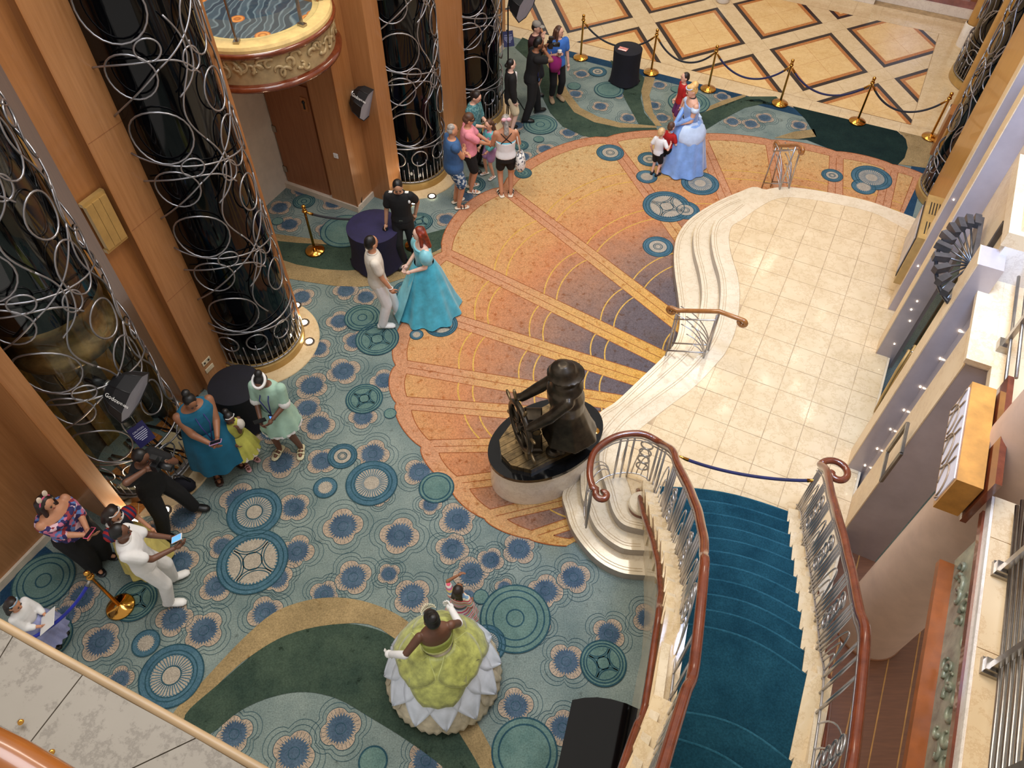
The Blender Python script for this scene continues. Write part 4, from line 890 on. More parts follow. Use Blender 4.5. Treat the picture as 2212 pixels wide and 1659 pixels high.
# ================================================================== PROPS
def stanchion(p, label, group='brass stanchions'):
    o = empty('stanchion', (p.x, p.y, .014 if p.z == 0 else p.z), label, 'stanchion', group)
    if not ST:
        b = MB(); b.lathe([(0, .0), (.17, 0), (.175, .012), (.16, .028), (.06, .062), (.03, .075), (.0, .08)], seg=28); ST['base'] = b.mesh('base', BRASS, True)
        b = MB(); b.lathe([(.023, .07), (.023, .90), (.03, .905), (.03, .93), (.023, .935)], seg=16); ST['pole'] = b.mesh('pole', BRASS, True)
        b = MB(); b.lathe([(.02, .93), (.034, .95), (.036, .97), (.028, .995), (.0, 1.005)], seg=16); ST['finial'] = b.mesh('finial', BRASS, True)
        b = MB(); b.lathe([(.03, .86), (.045, .87), (.045, .885), (.03, .895)], seg=16); ST['hook_ring'] = b.mesh('hook_ring', BRASS, True)
    for k in ('base', 'pole', 'finial', 'hook_ring'): link(k, ST[k], o)
    return o
ST = {}
tops = [(1254,126),(1406,158),(1529,194),(1684,225),(1851,264),(2009,298)]
SP = [G(x, y) for x, y in tops]
for p in SP: p.z = 0
labs = ['brass stanchion beside the woman with the magenta jacket', 'brass stanchion right of the black cloth table on the marble edge', 'brass stanchion just behind the person in the blue ball gown', 'third brass stanchion from the right wall along the marble edge', 'second brass stanchion from the right wall along the marble edge', 'brass stanchion standing against the right wall']
for p, l in zip(SP, labs): stanchion(p, l)
def rope(a, c, sag, mat, label, capmat=BRASS, za=.885, zb=.885):
    A, B = Vector((a.x, a.y, za)), Vector((c.x, c.y, zb)); mid = (A+B)/2
    o = empty('barrier_rope', (mid.x, mid.y, mid.z-sag), label, 'rope', 'velvet barrier ropes'); off = -Vector(o.location)
    def P(t): q = A.lerp(B, t); q.z -= sag*(4*t*(1-t))**.85; return q
    b = MB(); b.tube([P(.06+.88*k/24) for k in range(25)], .021, seg=8); q = b.build('rope', mat, o, True); q.location = off
    for t0, t1 in ((.0, .07), (1., .93)):
        b = MB(); b.tube([P(t0), P(lerp(t0, t1, .5)), P(t1)], .02, seg=8, rs=[.012, .02, .026]); q = b.build('end_cap', capmat, o, True); q.location = off
    return o
rl = ['black rope hanging behind the black cloth table at the marble edge', 'black rope sagging between the stanchions right of the black cloth table', 'navy rope sagging behind the person in the blue ball gown', 'navy rope sagging over the marble between the middle stanchions', 'black rope sagging to the stanchion at the right wall']
for i in range(5): rope(SP[i], SP[i+1], (.42, .42, .45, .45, .45)[i], (VELVETK, VELVETK, VELVET, VELVET, VELVETK)[i], rl[i])
a = G(681, 543); c = G(883, 433, 1.0); a.z = c.z = 0
stanchion(a, 'brass stanchion left of the purple cloth table by the recess'); stanchion(c, 'brass stanchion half hidden behind the red-haired person in the aqua gown')
rope(a, c, .22, VELVETK, 'black rope stretched behind the purple cloth table to the guard')
a = G(262, 1312); a.z = 0; stanchion(a, 'brass stanchion with a royal blue rope at the lower left'); c = G(60, 1470); c.z = 0
ROYAL = M('royal_blue_velvet', (20, 36, 150), .7, var=.15, sheen=.2)
rope(a, c, .30, ROYAL, 'royal blue rope hanging from the stanchion at the lower left', NICKEL)
a = G(1467, 985, 1.25); c = G(1768, 1037, 1.25)
rope(a, c, .16, VELVET, 'navy rope strung across the top of the stairs between the two railings', BRASS, 1.25, 1.25)
# ---- cloth-covered tables
def table(tx, ty, w, h, mat, matt, label):
    c = G(tx, ty, h); r = (G(tx+w, ty, h)-G(tx-w, ty, h)).length/2
    o = empty('cocktail_table', (c.x, c.y, 0.016), label, 'table', 'cloth-covered cocktail tables')
    b = MB(); b.lathe([(0, h), (r*.97, h), (r, h-.008)], seg=36); b.build('tabletop', matt, o, True)
    b = MB(); b.lathe([(r, h-.004), (r*.985, h-.12), (r*.95, h*.6), (r*.945, h*.4), (r*.97, h*.15), (r*1.02, .03)], seg=48, wave=lambda a, z: (.10*abs(math.cos(2*a))-.03)*max(0, 1-z/.6)); b.build('cloth_skirt', mat, o, True)
    for k in range(4):
        a = k*PI/2; b = MB(); b.box((r*1.06*math.cos(a), r*1.06*math.sin(a), .02), (.05, .03, .03)); b.build('foot', BLACK, o)
    return o, r
t1, r1 = table(1357, 106, 31, .76, BLACKCL, BLACKCL, 'round table under a black cloth at the marble edge')
t2, r2 = table(806, 490, 58, .76, M('purple_black_cloth', (24, 20, 46), .85), M('purple_cloth', (32, 27, 64), .85), 'round table under a dark purple cloth beside the guard')
t3, r3 = table(507, 832, 57, .76, BLACKCL, BLACKCL, 'round table under a black cloth behind the small girl with the tiara')
p = G(1346, 106, .78); o = empty('leaflet', (p.x, p.y, .7785), 'red and white printed leaflet lying on the black cloth table', 'leaflet', rz=-.5)
b = MB(); b.box((0, 0, .004), (.2, .14, .006)); b.build('sheet', M('leaflet_print', (196, 120, 110), .5, var=.35, scale=18), o)
b = MB(); b.box((0, -.045, .0075), (.18, .03, .001)); b.build('printed_strip', WHITE, o)
# ---- studio lights
def softbox(c, aim, base, label, signpt, slabel, text=True, rr=.33):
    aim = Vector(aim).normalized(); side = aim.cross(Vector((0, 0, 1))).normalized(); up = side.cross(aim)
    o = empty('studio_light', (base.x, base.y, .016), label, 'studio light', 'softbox studio lights'); off = -Vector(o.location); c = Vector(c)
    def add(b, nm, mat, sm=False): q = b.build(nm, mat, o, sm); q.location = off; return q
    n = 8
    def ringp(r, d): return [c+aim*d+(side*math.cos(2*PI*k/n+PI/8)+up*math.sin(2*PI*k/n+PI/8))*r for k in range(n)]
    b = MB(); rg = [ringp(r, d) for r, d in ((.06, -.26), (.17, -.235), (.27, -.12), (rr, .06))]; b.loft(rg, cap=False); add(b, 'softbox_shell', M('softbox_black', (14, 14, 18), .6))
    b = MB(); b.poly(ringp(rr*.96, .05)[::-1]); b.poly(ringp(rr*.96, .048)); add(b, 'diffuser', FABW)
    for k in range(n): b = MB(); b.tube([rg[j][k] for j in range(4)], .006, seg=5); add(b, 'rib', BLACK, True)
    b = MB(); b.tube([c-aim*.26, c-aim*.30], .075, seg=14); add(b, 'mount_ring', NICKEL, True)
    b = MB(); b.tube([c-aim*.30, c-aim*.52], .055, seg=14); add(b, 'flash_head', BLACK, True)
    top = c-aim*.34-Vector((0, 0, .09)); b = MB(); b.tube([top, c-aim*.34], .02, seg=8); add(b, 'bracket', BLACK, True)
    b = MB(); b.tube([Vector((base.x, base.y, .12)), Vector((base.x, base.y, 1.0)), Vector((base.x, base.y, top.z-.1)), top], .014, seg=8); add(b, 'pole', BLACK, True)
    for k in range(3):
        a = k*2*PI/3+.4; d = Vector((math.cos(a), math.sin(a), 0)); b = MB(); b.tube([Vector((base.x, base.y, .75)), Vector((base.x, base.y, .75))+d*.03, Vector((base.x, base.y, .03))+d*.42], .011, seg=6); add(b, 'tripod_leg', BLACK, True)
    if text:
        m_ = Matrix((aim, side.cross(aim)*1 if False else (up*.8-aim*.0).normalized(), Vector((0, 0, 0)))).transposed()
        rad = (up*.66+side*.75).normalized(); tn = (rad-aim*.35).normalized(); tx = (aim-tn*aim.dot(tn)).normalized(); ty = tn.cross(tx).normalized()
        pos = c+rad*.265-aim*.10
        mm = Matrix((tx, ty, tn)).transposed().to_4x4(); mm.translation = pos+tn*.012+off
        place_text('Godox', .07, mm, WHITE, o, 'brand_lettering')
        mm2 = mm.copy(); mm2.translation = mm.translation+tx*.165+tn*.004; place_text('AD-S85S', .035, mm2, WHITE, o, 'brand_lettering')
    s = Vector(signpt); q = empty('caution_sign', s, slabel, 'sign', 'navy caution signs'); fdir = Vector((0-s.x, 0-s.y, (CAM_H-s.z)*.35)); fdir.normalize(); fdir = Vector((aim.x*.3+fdir.x*.7, aim.y*.3+fdir.y*.7, .45)).normalized()
    sx = Vector((0, 0, 1)).cross(fdir).normalized(); sy = fdir.cross(sx)
    b = MB(); b.box((0, 0, 0), (.22, .29, .008), 0, sx, sy, fdir); b.build('board', SIGNB, q)
    b = MB(); b.box(sy*.155, (.05, .03, .02), 0, sx, sy, fdir); b.build('clip', BLACK, q)
    mm = Matrix((sx, sy, fdir)).transposed().to_4x4(); mm.translation = fdir*.006+sy*.065; place_text('CAUTION', .034, mm, M('sign_white', (206, 208, 232), .5, var=0), q)
    for k, w in enumerate((.17, .17, .15, .11, .08)):
        b = MB(); b.box(sy*(.03-.024*k)+fdir*.0055, (w, .008, .002), 0, sx, sy, fdir); b.build('text_line', MATS['sign_white'], q)
    return o
c1 = G(282, 855, 2.05); softbox(c1, (.86, -.20, -.40), Vector((c1.x-.30, c1.y+.18, 0)), 'black octagonal softbox on a stand above the teal dress', G(305, 938, 1.35), 'navy caution sign clipped to the stand of the lower-left softbox')
c2 = G(793, 222, 2.05); softbox(c2, (.84, -.42, -.32), Vector((c2.x-.32, c2.y+.2, 0)), 'black octagonal softbox in front of the wooden pilaster by the recess', G(749, 238, 1.55), 'navy caution sign below the softbox by the wooden pilaster', True, .31)
p3_ = G(1098, 258); c3_ = Vector((p3_.x+.30, p3_.y-.1, 2.45)); softbox(c3_, (.78, -.50, -.28), Vector((p3_.x, p3_.y, 0)), 'black softbox cut off by the top edge of the picture', G(1098, 84, 1.42), 'navy caution sign on the stand behind the woman in the blazer', False)
# ---- camera bag and piano
o = empty('camera_bag', G(404, 1060), 'limp black bag on the floor behind the photographer at the lower left', 'bag'); o.location.z = .03
b = MB(); b.ell((0, 0, .12), (.17, .11, .13), seg=14, rings=8); q = b.build('bag_body', BLACKCL, o, True)
b = MB(); b.tube([(-.12, 0, .2), (-.06, .02, .32), (.06, .02, .32), (.12, 0, .2)], .012, seg=6); b.build('handle', BLACK, o, True)
pp = [G(x, y, .98) for x, y in ((1236,1512),(1262,1507),(1290,1506),(1320,1510),(1352,1519),(1385,1534),(1415,1552),(1345,1800),(1160,1800),(1205,1655))]
pc = sum(pp, Vector())/len(pp)
o = empty('piano', (pc.x, pc.y, 0.016), 'glossy black piano under the staircase at the bottom edge', 'piano'); PB = M('piano_black', (6, 6, 7), .05, var=.1)
b = MB(); b.prism([p-pc for p in pp], .90-.016, .98-.016, bot=True); b.build('lid', PB, o)
b = MB(); b.prism([(p-pc)*.97 for p in pp], .56, .88, bot=True); b.build('case', PB, o)
for k in (1, 5, 8): b = MB(); d = (pp[k]-pc)*.8; b.tube([(d.x, d.y, .56), (d.x, d.y, .0)], .05, seg=10); b.build('leg', PB, o, True)

# ================================================================== STATUE
PED = Vector((.46, 5.80, 0)); pa = R(33); PU = Vector((math.cos(pa), math.sin(pa), 0)); PV = Vector((-math.sin(pa), math.cos(pa), 0))
o = empty('statue_pedestal', (PED.x, PED.y, .012), 'oval pedestal of pale marble with black granite top under the bronze statue', 'pedestal')
def oval(k, n=56, a=.85, bb=.58): return [PU*(a*k*math.cos(2*PI*i/n))+PV*(bb*k*math.sin(2*PI*i/n)) for i in range(n)]
b = MB(); b.prism(oval(.965), 0, .60); smooth_by_angle(b.build('marble_drum', MARBW, o))
b = MB(); b.prism(oval(1.0), .60, .66, bot=True); b.build('granite_top', BLACKST, o)
b = MB(); b.lathe([(0, .008), (.05, .008), (.058, 0)], PU*.62+PV*-.27+Vector((0, 0, .66)), 18); b.build('brass_medal', BRASS, o, True)
st = empty('statue', (PED.x, PED.y, .672), 'dark bronze statue of a coated sailor steering a ship wheel', 'statue')
OCT = [(-.66, -.16), (-.48, -.36), (.30, -.40), (.56, -.30), (.68, -.05), (.62, .22), (.36, .40), (-.30, .40), (-.58, .26), (-.68, .05)]
OCT = [PU*u+PV*v for u, v in OCT]
for k in range(13):                                      # plank deck
    v = -.40+.0615*k; P = [PU*-1+PV*v, PU*1+PV*v, PU*1+PV*(v+.057), PU*-1+PV*(v+.057)]
    for a in range(len(OCT)):
        e0, e1 = OCT[a], OCT[(a+1) % len(OCT)]; d = e1-e0; P = clip(P, e0, Vector((-d.y, d.x, 0)))
        if len(P) < 3: break
    if len(P) >= 3: b = MB(); b.prism(P, 0, .085+.004*(k % 2), bot=True); b.build('deck_plank', BRONZE2, st)
def stx(px, py, z): q = G(px, py, z); return q-Vector(st.location)
pb = stx(1150, 962, .76); pb.z = .09
b = MB(); rg = [[pb+Vector((sx*w, sy*w, z)) for sx, sy in ((-1, -1), (1, -1), (1, 1), (-1, 1))] for w, z in ((.13, 0), (.13, .06), (.105, .08), (.08, .58), (.11, .60), (.11, .68), (.09, .70))]; b.loft(rg); b.build('wheel_post', BRONZE, st)
b = MB(); b.lathe([(0, .006), (.05, .006), (.055, 0)], (0, 0, 0), 16); q = b.build('emblem_plate', BRONZE2, st, True); q.location = pb+Vector((.05, -.094, .42)); q.rotation_euler = (R(90), 0, R(10))
wa = Vector((-.93, -.36, 0)).normalized(); wc = pb+wa*.17+Vector((0, 0, .52)); ws = wa.cross(Vector((0, 0, 1))).normalized(); wu = Vector((0, 0, 1))
def wp(a, r): return wc+(ws*math.cos(a)+wu*math.sin(a))*r
b = MB(); b.tube([wp(2*PI*k/32, .33) for k in range(32)], .04, seg=8, closed=True); b.build('wheel_rim', BRONZE, st, True)
b = MB(); b.tube([wc-wa*.2, wc+wa*.05], .06, seg=12); b.build('wheel_hub', BRONZE, st, True)
for k in range(8):
    a = 2*PI*k/8+.3; b = MB(); b.tube([wp(a, .04), wp(a, .31)], .018, seg=6); b.build('wheel_spoke', BRONZE, st, True)
    b = MB(); b.tube([wp(a, .36), wp(a, .42), wp(a, .48), wp(a, .52)], .02, seg=8, rs=[.013, .02, .024, .012]); b.build('wheel_handle', BRONZE2, st, True)

# ================================================================== PEOPLE
def remesh(b, voxel, smooth, name, mat):
    me = b.mesh('tmp', mat); ob = bpy.data.objects.new('tmp', me); COL.objects.link(ob)
    m = ob.modifiers.new('r', 'REMESH'); m.mode = 'VOXEL'; m.voxel_size = voxel; m.use_smooth_shade = True
    if smooth: m2 = ob.modifiers.new('s', 'SMOOTH'); m2.factor = .5; m2.iterations = smooth
    bpy.context.view_layer.update()
    out = bpy.data.meshes.new_from_object(ob.evaluated_get(bpy.context.evaluated_depsgraph_get())); out.name = name
    bpy.data.objects.remove(ob); bpy.data.meshes.remove(me)
    out.polygons.foreach_set('use_smooth', [True]*len(out.polygons))
    if not out.materials: out.materials.append(mat)
    return out
def ik(a, t, l1, l2, pole):
    d = t-a; L = d.length
    if L > (l1+l2)*.995: t = a+d.normalized()*(l1+l2)*.995; d = t-a; L = d.length
    dn = d.normalized(); x = (l1*l1-l2*l2+L*L)/(2*L); h = math.sqrt(max(l1*l1-x*x, 0)); p = pole-dn*pole.dot(dn)
    p = p.normalized() if p.length > 1e-6 else dn.orthogonal(); return a+dn*x+p*h, t
# bronze helmsman: one continuous figure in a long coat, rain hat, hands on the wheel
fb = MB(); f0 = stx(1218, 958, .76); f0.z = .09; fd = (wc-f0); fd.z = 0; fd.normalize(); fs_ = Vector((-fd.y, fd.x, 0))
FK = 1.10
def FP(r, f, u): return f0+fs_*(r*FK)+fd*(f*FK)+Vector((0, 0, u*FK))
def ering(u, a, bb, f=0, n=20, rip=0): return [FP(a*math.cos(2*PI*k/n)*(1+rip*math.cos(7*2*PI*k/n)), f+bb*math.sin(2*PI*k/n)*(1+rip*math.cos(7*2*PI*k/n)), u) for k in range(n)]
fb.loft([ering(.22, .30, .33, -.06, rip=.06), ering(.40, .26, .27, -.04, rip=.05), ering(.60, .22, .22, -.02, rip=.03), ering(.75, .20, .19, 0), ering(.95, .23, .21, .03), ering(1.10, .21, .19, .06), ering(1.2, .1, .1, .08)])
for sg in (-1, 1):
    fb.caps(FP(.12*sg, .06*sg, .05), FP(.11*sg, 0, .35), .07, .08); fb.ell(FP(.12*sg, .10+.06*sg, .05), (.10, .10, .06)); fb.ell(FP(.12*sg, .0+.06*sg, .05), (.08, .08, .05))
    sh = FP(.20*sg, .06, 1.07); ht = wp(PI/2+.75*sg*(1 if ws.dot(fs_) < 0 else -1), .33)+wa*-.02; el, ht = ik(sh, ht, .30, .29, FP(.6*sg, -.1, .5)-sh)
    fb.caps(sh, el, .085, .075); fb.caps(el, ht, .08, .06); fb.ell(ht, (.06, .06, .055))
    for k in range(4): fb.caps(ht+Vector((0, 0, .02))+fs_*(.03*(k-1.5)), ht+fd*.07+fs_*(.03*(k-1.5))+Vector((0, 0, .01)), .017, .014, seg=6)
    fb.caps(ht, ht-fd*.02+Vector((0, 0, .07)), .018, .014, seg=6)
fb.ell(FP(0, .10, 1.30), (.12, .12, .14)); fb.ell(FP(0, .22, 1.27), (.035, .035, .03))
fb.loft([ering(1.34, .20, .22, .05), ering(1.37, .15, .16, .08), ering(1.45, .12, .13, .09), ering(1.50, .05, .05, .09)])
fb.loft([ering(1.12, .20, .19, .03), ering(1.22, .16, .15, .05), ering(1.25, .10, .10, .07)])
link('sailor', remesh(fb, .016, 3, 'sailor', BRONZE), st)
TR = [(.80, .150, .112), (.88, .168, .124), (.95, .166, .12), (1.05, .142, .106), (1.15, .148, .110), (1.28, .170, .116), (1.37, .172, .106), (1.435, .135, .085), (1.475, .068, .064)]
SK = {}
def skin(n, c): SK[n] = M('skin_'+n, c, .5, var=.04)
skin('light', (222, 172, 146)); skin('tan', (196, 138, 104)); skin('brown', (142, 94, 66)); skin('dark', (106, 70, 52)); skin('pale', (230, 190, 170)); skin('olive', (186, 138, 108))
def fab(n, c, var=.08, rough=.85, **k): return M('fabric_'+n, c, rough, var=var, **k)
HAIR = {'black': M('hair_black', (18, 14, 13), .45), 'dark': M('hair_dark', (36, 25, 20), .5, var=.25), 'brown': M('hair_brown', (82, 54, 38), .5, var=.25, scale=20), 'red': M('hair_red', (116, 40, 18), .4, var=.35, scale=18), 'blonde': M('hair_blonde', (206, 164, 100), .4, var=.2, scale=18), 'grey': M('hair_grey', (146, 140, 134), .5, var=.25, scale=25), 'fair': M('hair_fair', (206, 170, 120), .5, var=.2, scale=25)}
EYE = M('eye_dark', (24, 16, 14), .3); LIP = M('lip', (160, 74, 66), .4)
def pattern_mat(name, cols, scale):
    m, nt, b = newmat(name); v = coords(nt); vo = nt.nodes.new('ShaderNodeTexVoronoi'); vo.inputs['Scale'].default_value = scale; nt.links.new(v, vo.inputs['Vector'])
    sp = nt.nodes.new('ShaderNodeSeparateColor'); nt.links.new(vo.outputs['Color'], sp.inputs[0])
    r = ramp(nt, sp.outputs[0], [(i/len(cols), c) for i, c in enumerate(cols)]); r.node.color_ramp.interpolation = 'CONSTANT'
    nt.links.new(r, b.inputs['Base Color']); b.inputs['Roughness'].default_value = .85; return m
def stripe_mat(name, cols, axis=2, freq=14):
    m, nt, b = newmat(name); v = coords(nt); sp = nt.nodes.new('ShaderNodeSeparateXYZ'); nt.links.new(v, sp.inputs[0])
    mu = nt.nodes.new('ShaderNodeMath'); mu.operation = 'MULTIPLY'; mu.inputs[1].default_value = freq; nt.links.new(sp.outputs[axis], mu.inputs[0])
    fr = nt.nodes.new('ShaderNodeMath'); fr.operation = 'FRACT'; nt.links.new(mu.outputs[0], fr.inputs[0])
    r = ramp(nt, fr.outputs[0], [(i/len(cols), c) for i, c in enumerate(cols)]); r.node.color_ramp.interpolation = 'CONSTANT'
    nt.links.new(r, b.inputs['Base Color']); b.inputs['Roughness'].default_value = .85; return m
class P_: pass
def person(label, pos, face, H, sk, hair, top=None, bottom=None, shoes=None, lh=(-.25, .04, .82), rh=(.25, .04, .82), lf=(-.10, 0), rf=(.10, 0), lean=0, yaw=0, pitch=0, bw=1.0, belly=1.0, group='people in the atrium', child=False, pole_l=None, pole_r=None, tilt=0, gloves=None):
    k = H/1.75; hs = 1.0
    if child: hs = 1.35 if H < 1.1 else 1.22
    root = empty('person', (pos[0], pos[1], .016), label, 'person', group, rz=R(face-90)); p = P_(); p.root = root; p.k = k
    ml = Matrix.Translation((0, 0, .95)) @ Matrix.Rotation(-R(lean), 4, 'X') @ Matrix.Rotation(R(tilt), 4, 'Y') @ Matrix.Translation((0, 0, -.95))
    mh = ml @ Matrix.Translation((0, 0, 1.50)) @ Matrix.Rotation(R(yaw), 4, 'Z') @ Matrix.Rotation(-R(pitch), 4, 'X') @ Matrix.Scale(hs, 4) @ Matrix.Translation((0, 0, -1.50))
    def T(v): return (ml @ Vector(v))*k
    def Th(v): return (mh @ Vector(v))*k
    def V(v): return Vector(v)*k
    def ringz(z, rx, ry, y=0, n=18): return [T((rx*math.cos(2*PI*i/n), y+ry*math.sin(2*PI*i/n), z)) for i in range(n)]
    def wid(z): return bw*(1+(belly-1)*max(0, 1-abs(z-1.05)/.28))
    sc = bw if bw < 1.1 else 1+(bw-1)*.7
    b = MB(); b.loft([ringz(z, rx*wid(z), ry*wid(z)*(1+(belly-1)*.4 if z < 1.25 else 1)) for z, rx, ry in TR])
    b.caps(T((0, -.005, 1.42)), Th((0, 0, 1.56)), .058*k*sc, .05*k*hs)
    hb = MB()
    for c, r in (((0, .010, 1.64), (.074, .092, .112)), ((0, .038, 1.575), (.052, .058, .055)), ((0, .104, 1.622), (.014, .02, .022)), ((.075, -.002, 1.62), (.013, .024, .032)), ((-.075, -.002, 1.62), (.013, .024, .032))):
        b.ell(Th(c), tuple(x*k*hs for x in r), rot=(mh.to_3x3().normalized()))
    SH = {}; EL = {}; WR = {}; KN = {}; AN = {}
    for sg, tgt, pole in ((-1, lh, pole_l), (1, rh, pole_r)):
        sh = T((.172*sg*sc, -.005, 1.395)); t = V(tgt); el, wr = ik(sh, t, .29*k, .25*k, Vector(pole) if pole else Vector((.5*sg, -.7, -.5)))
        SH[sg], EL[sg], WR[sg] = sh, el, wr
        b.caps(sh, el, .052*k*sc, .041*k*sc); b.caps(el, wr, .041*k*sc, .029*k*(1+(sc-1)*.5))
    for sg, f in ((-1, lf), (1, rf)):
        hp = V((.088*sg*sc, 0, .90)); an = V((f[0], f[1], .085)); kn, an = ik(hp, an, .425*k, .415*k, Vector((.12*sg, 1, 0)))
        KN[sg], AN[sg] = kn, an
        b.caps(hp, kn, .082*k*sc, .058*k*sc); b.caps(kn, an, .056*k*sc, .038*k*sc)
        fa = Vector((.22*sg, 1, 0)).normalized(); b.caps(an+Vector((0, 0, -.05*k)), an+fa*.13*k+Vector((0, 0, -.058*k)), .036*k, .028*k)
    me = remesh(b, .0125*max(k, .7), 2, 'body', SK[sk])
    # hands with five fingers joined to the body mesh
    h = MB()
    for sg in (-1, 1):
        d = (WR[sg]-EL[sg]).normalized(); inn = Vector((-sg, .35, 0)); n_ = (inn-d*inn.dot(d)).normalized(); s_ = d.cross(n_).normalized()
        w = WR[sg]; h.ell(w+d*.045*k, (.034*k, .045*k, .034*k), seg=8, rings=6); h.box(w+d*.05*k, (.018*k, .07*k, .085*k), 0, n_, s_, d)
        for j in range(4):
            o_ = s_*((j-1.5)*.019*k); L = (.066, .076, .072, .056)[j]*k; a_ = w+d*.085*k+o_; m_ = a_+d*L*.55+n_*L*.2; e_ = m_+d*L*.35+n_*L*.42
            h.caps(a_, m_, .0095*k, .0088*k, seg=6); h.caps(m_, e_, .0088*k, .0075*k, seg=6)
        a_ = w+d*.03*k+s_*.035*k; h.caps(a_, a_+d*.035*k+s_*.03*k+n_*.01*k, .011*k, .010*k, seg=6); h.caps(a_+d*.035*k+s_*.03*k+n_*.01*k, a_+d*.065*k+s_*.028*k+n_*.025*k, .010*k, .008*k, seg=6)
    hm = h.mesh('h', SK[sk], True)
    if gloves: me.materials.append(gloves); hm.polygons.foreach_set('material_index', [1]*len(hm.polygons))
    bm = bmesh.new(); bm.from_mesh(me); bm.from_mesh(hm); bm.to_mesh(me); bm.free(); bpy.data.meshes.remove(hm)
    me.polygons.foreach_set('use_smooth', [True]*len(me.polygons)); link('body', me, root)
    R3 = mh.to_3x3().normalized()
    for nm, mt, L in (('eyes', EYE, [((.03, .096, 1.650), (.012, .008, .007)), ((-.03, .096, 1.650), (.012, .008, .007)), ((.03, .098, 1.672), (.018, .006, .004)), ((-.03, .098, 1.672), (.018, .006, .004))]), ('mouth', LIP, [((0, .094, 1.578), (.022, .008, .008))])):
        q = MB()
        for c, r in L: q.ell(Th(c), tuple(x*k*hs for x in r), seg=8, rings=5, rot=R3)
        q.build(nm, mt, root, True)
    p.T, p.Th, p.V, p.SH, p.EL, p.WR, p.KN, p.AN, p.hs, p.R3, p.sc, p.wid, p.ringz, p.ml = T, Th, V, SH, EL, WR, KN, AN, hs, R3, sc, wid, ringz, ml
    # hair
    st_, hc = hair; hmz = HAIR[hc] if isinstance(hc, str) else hc
    q = MB()
    def he(c, r): q.ell(Th(c), tuple(x*k*hs for x in r), rot=R3)
    if st_ != 'bald': he((0, -.016, 1.668), (.082, .094, .098)); he((0, -.035, 1.63), (.080, .078, .09))
    else: he((0, -.035, 1.635), (.080, .072, .06)); he((0, -.02, 1.70), (.07, .08, .055))
    if st_ in ('long', 'longback'):
        for x in (-.05, 0, .05): q.caps(Th((x, -.055, 1.66)), Th((x*1.3, -.085, 1.40)), .055*k*hs, .045*k*hs)
        if st_ == 'long':
            for x in (-.078, .078): q.caps(Th((x, .0, 1.66)), Th((x*1.15, .03, 1.42)), .032*k*hs, .03*k*hs)
    if st_ == 'bun': he((0, -.09, 1.75), (.055, .055, .05))
    if st_ == 'lowbun': he((0, -.105, 1.62), (.045, .04, .045))
    if st_ == 'updo': he((0, -.07, 1.72), (.072, .07, .065)); he((0, .03, 1.73), (.06, .05, .035))
    if st_ == 'pony': q.caps(Th((0, -.09, 1.70)), Th((0, -.12, 1.45)), .045*k*hs, .05*k*hs); he((0, -.08, 1.70), (.05, .05, .045))
    if st_ == 'curly': he((0, -.01, 1.70), (.09, .1, .08)); he((0, -.05, 1.64), (.088, .08, .08))
    if st_ == 'braids':
        for i in range(7): a = PI*(i/6)-PI/2; q.caps(Th((.05*math.sin(a), -.05, 1.72)), Th((.085*math.sin(a), -.09-.02*math.cos(a), 1.53)), .018*k*hs, .014*k*hs)
    link('hair', remesh(q, .012*k*hs, 1, 'hair', hmz), root)
    g = 1.0
    def garment(name, mat, torso=None, sleeves=None, legs=None, infl=.014, vox=.014, flare=0, sm=2, hips=False, lw=1.0):
        gb = MB()
        if torso:
            z0, z1 = torso; zs = sorted({z0, z1} | {z for z, _, _ in TR if z0 < z < z1}); rg = []
            for z in zs:
                for i in range(len(TR)-1):
                    if TR[i][0] <= z <= TR[i+1][0]:
                        t = (z-TR[i][0])/(TR[i+1][0]-TR[i][0]); rx = lerp(TR[i][1], TR[i+1][1], t); ry = lerp(TR[i][2], TR[i+1][2], t); break
                else: rx, ry = TR[0][1:] if z < TR[0][0] else TR[-1][1:]
                f = 1+flare*max(0, (1.15-z)); rg.append(ringz(z, rx*wid(z)*f+infl, ry*wid(z)*(1+(belly-1)*.4 if z < 1.25 else 1)*f+infl))
            gb.loft(rg)
        if sleeves:
            for sg in (-1, 1):
                t = sleeves[0 if sg < 0 else 1] if isinstance(sleeves, tuple) else sleeves
                if t <= 0: continue
                r = .052*k*sc+infl*k
                if t <= 1: e = SH[sg].lerp(EL[sg], t); gb.caps(SH[sg], e, r*1.05, r)
                else: gb.caps(SH[sg], EL[sg], r*1.05, r*.95); e = EL[sg].lerp(WR[sg], t-1); gb.caps(EL[sg], e, r*.95, r*.8)
        if legs:
            for sg in (-1, 1):
                hp = V((.088*sg*sc, 0, .90)); r = (.082*k*sc+infl*k)*lw
                if legs <= 1: gb.caps(hp, hp.lerp(KN[sg], legs), r, r*.9)
                else: gb.caps(hp, KN[sg], r, r*.82); gb.caps(KN[sg], KN[sg].lerp(AN[sg]+Vector((0, 0, -.02*k)), legs-1), r*.82, r*.68)
        return link(name, remesh(gb, vox*max(k, .75), sm, name, mat), root)
    p.garment = garment
    if bottom: p.bottom = garment(bottom[0], bottom[1], (.80, 1.03), None, bottom[2], .016, lw=bottom[3] if len(bottom) > 3 else 1)
    if top: p.top = garment(top[0], top[1], (top[3] if len(top) > 3 else .90, top[4] if len(top) > 4 else 1.468), top[2], None, .022)
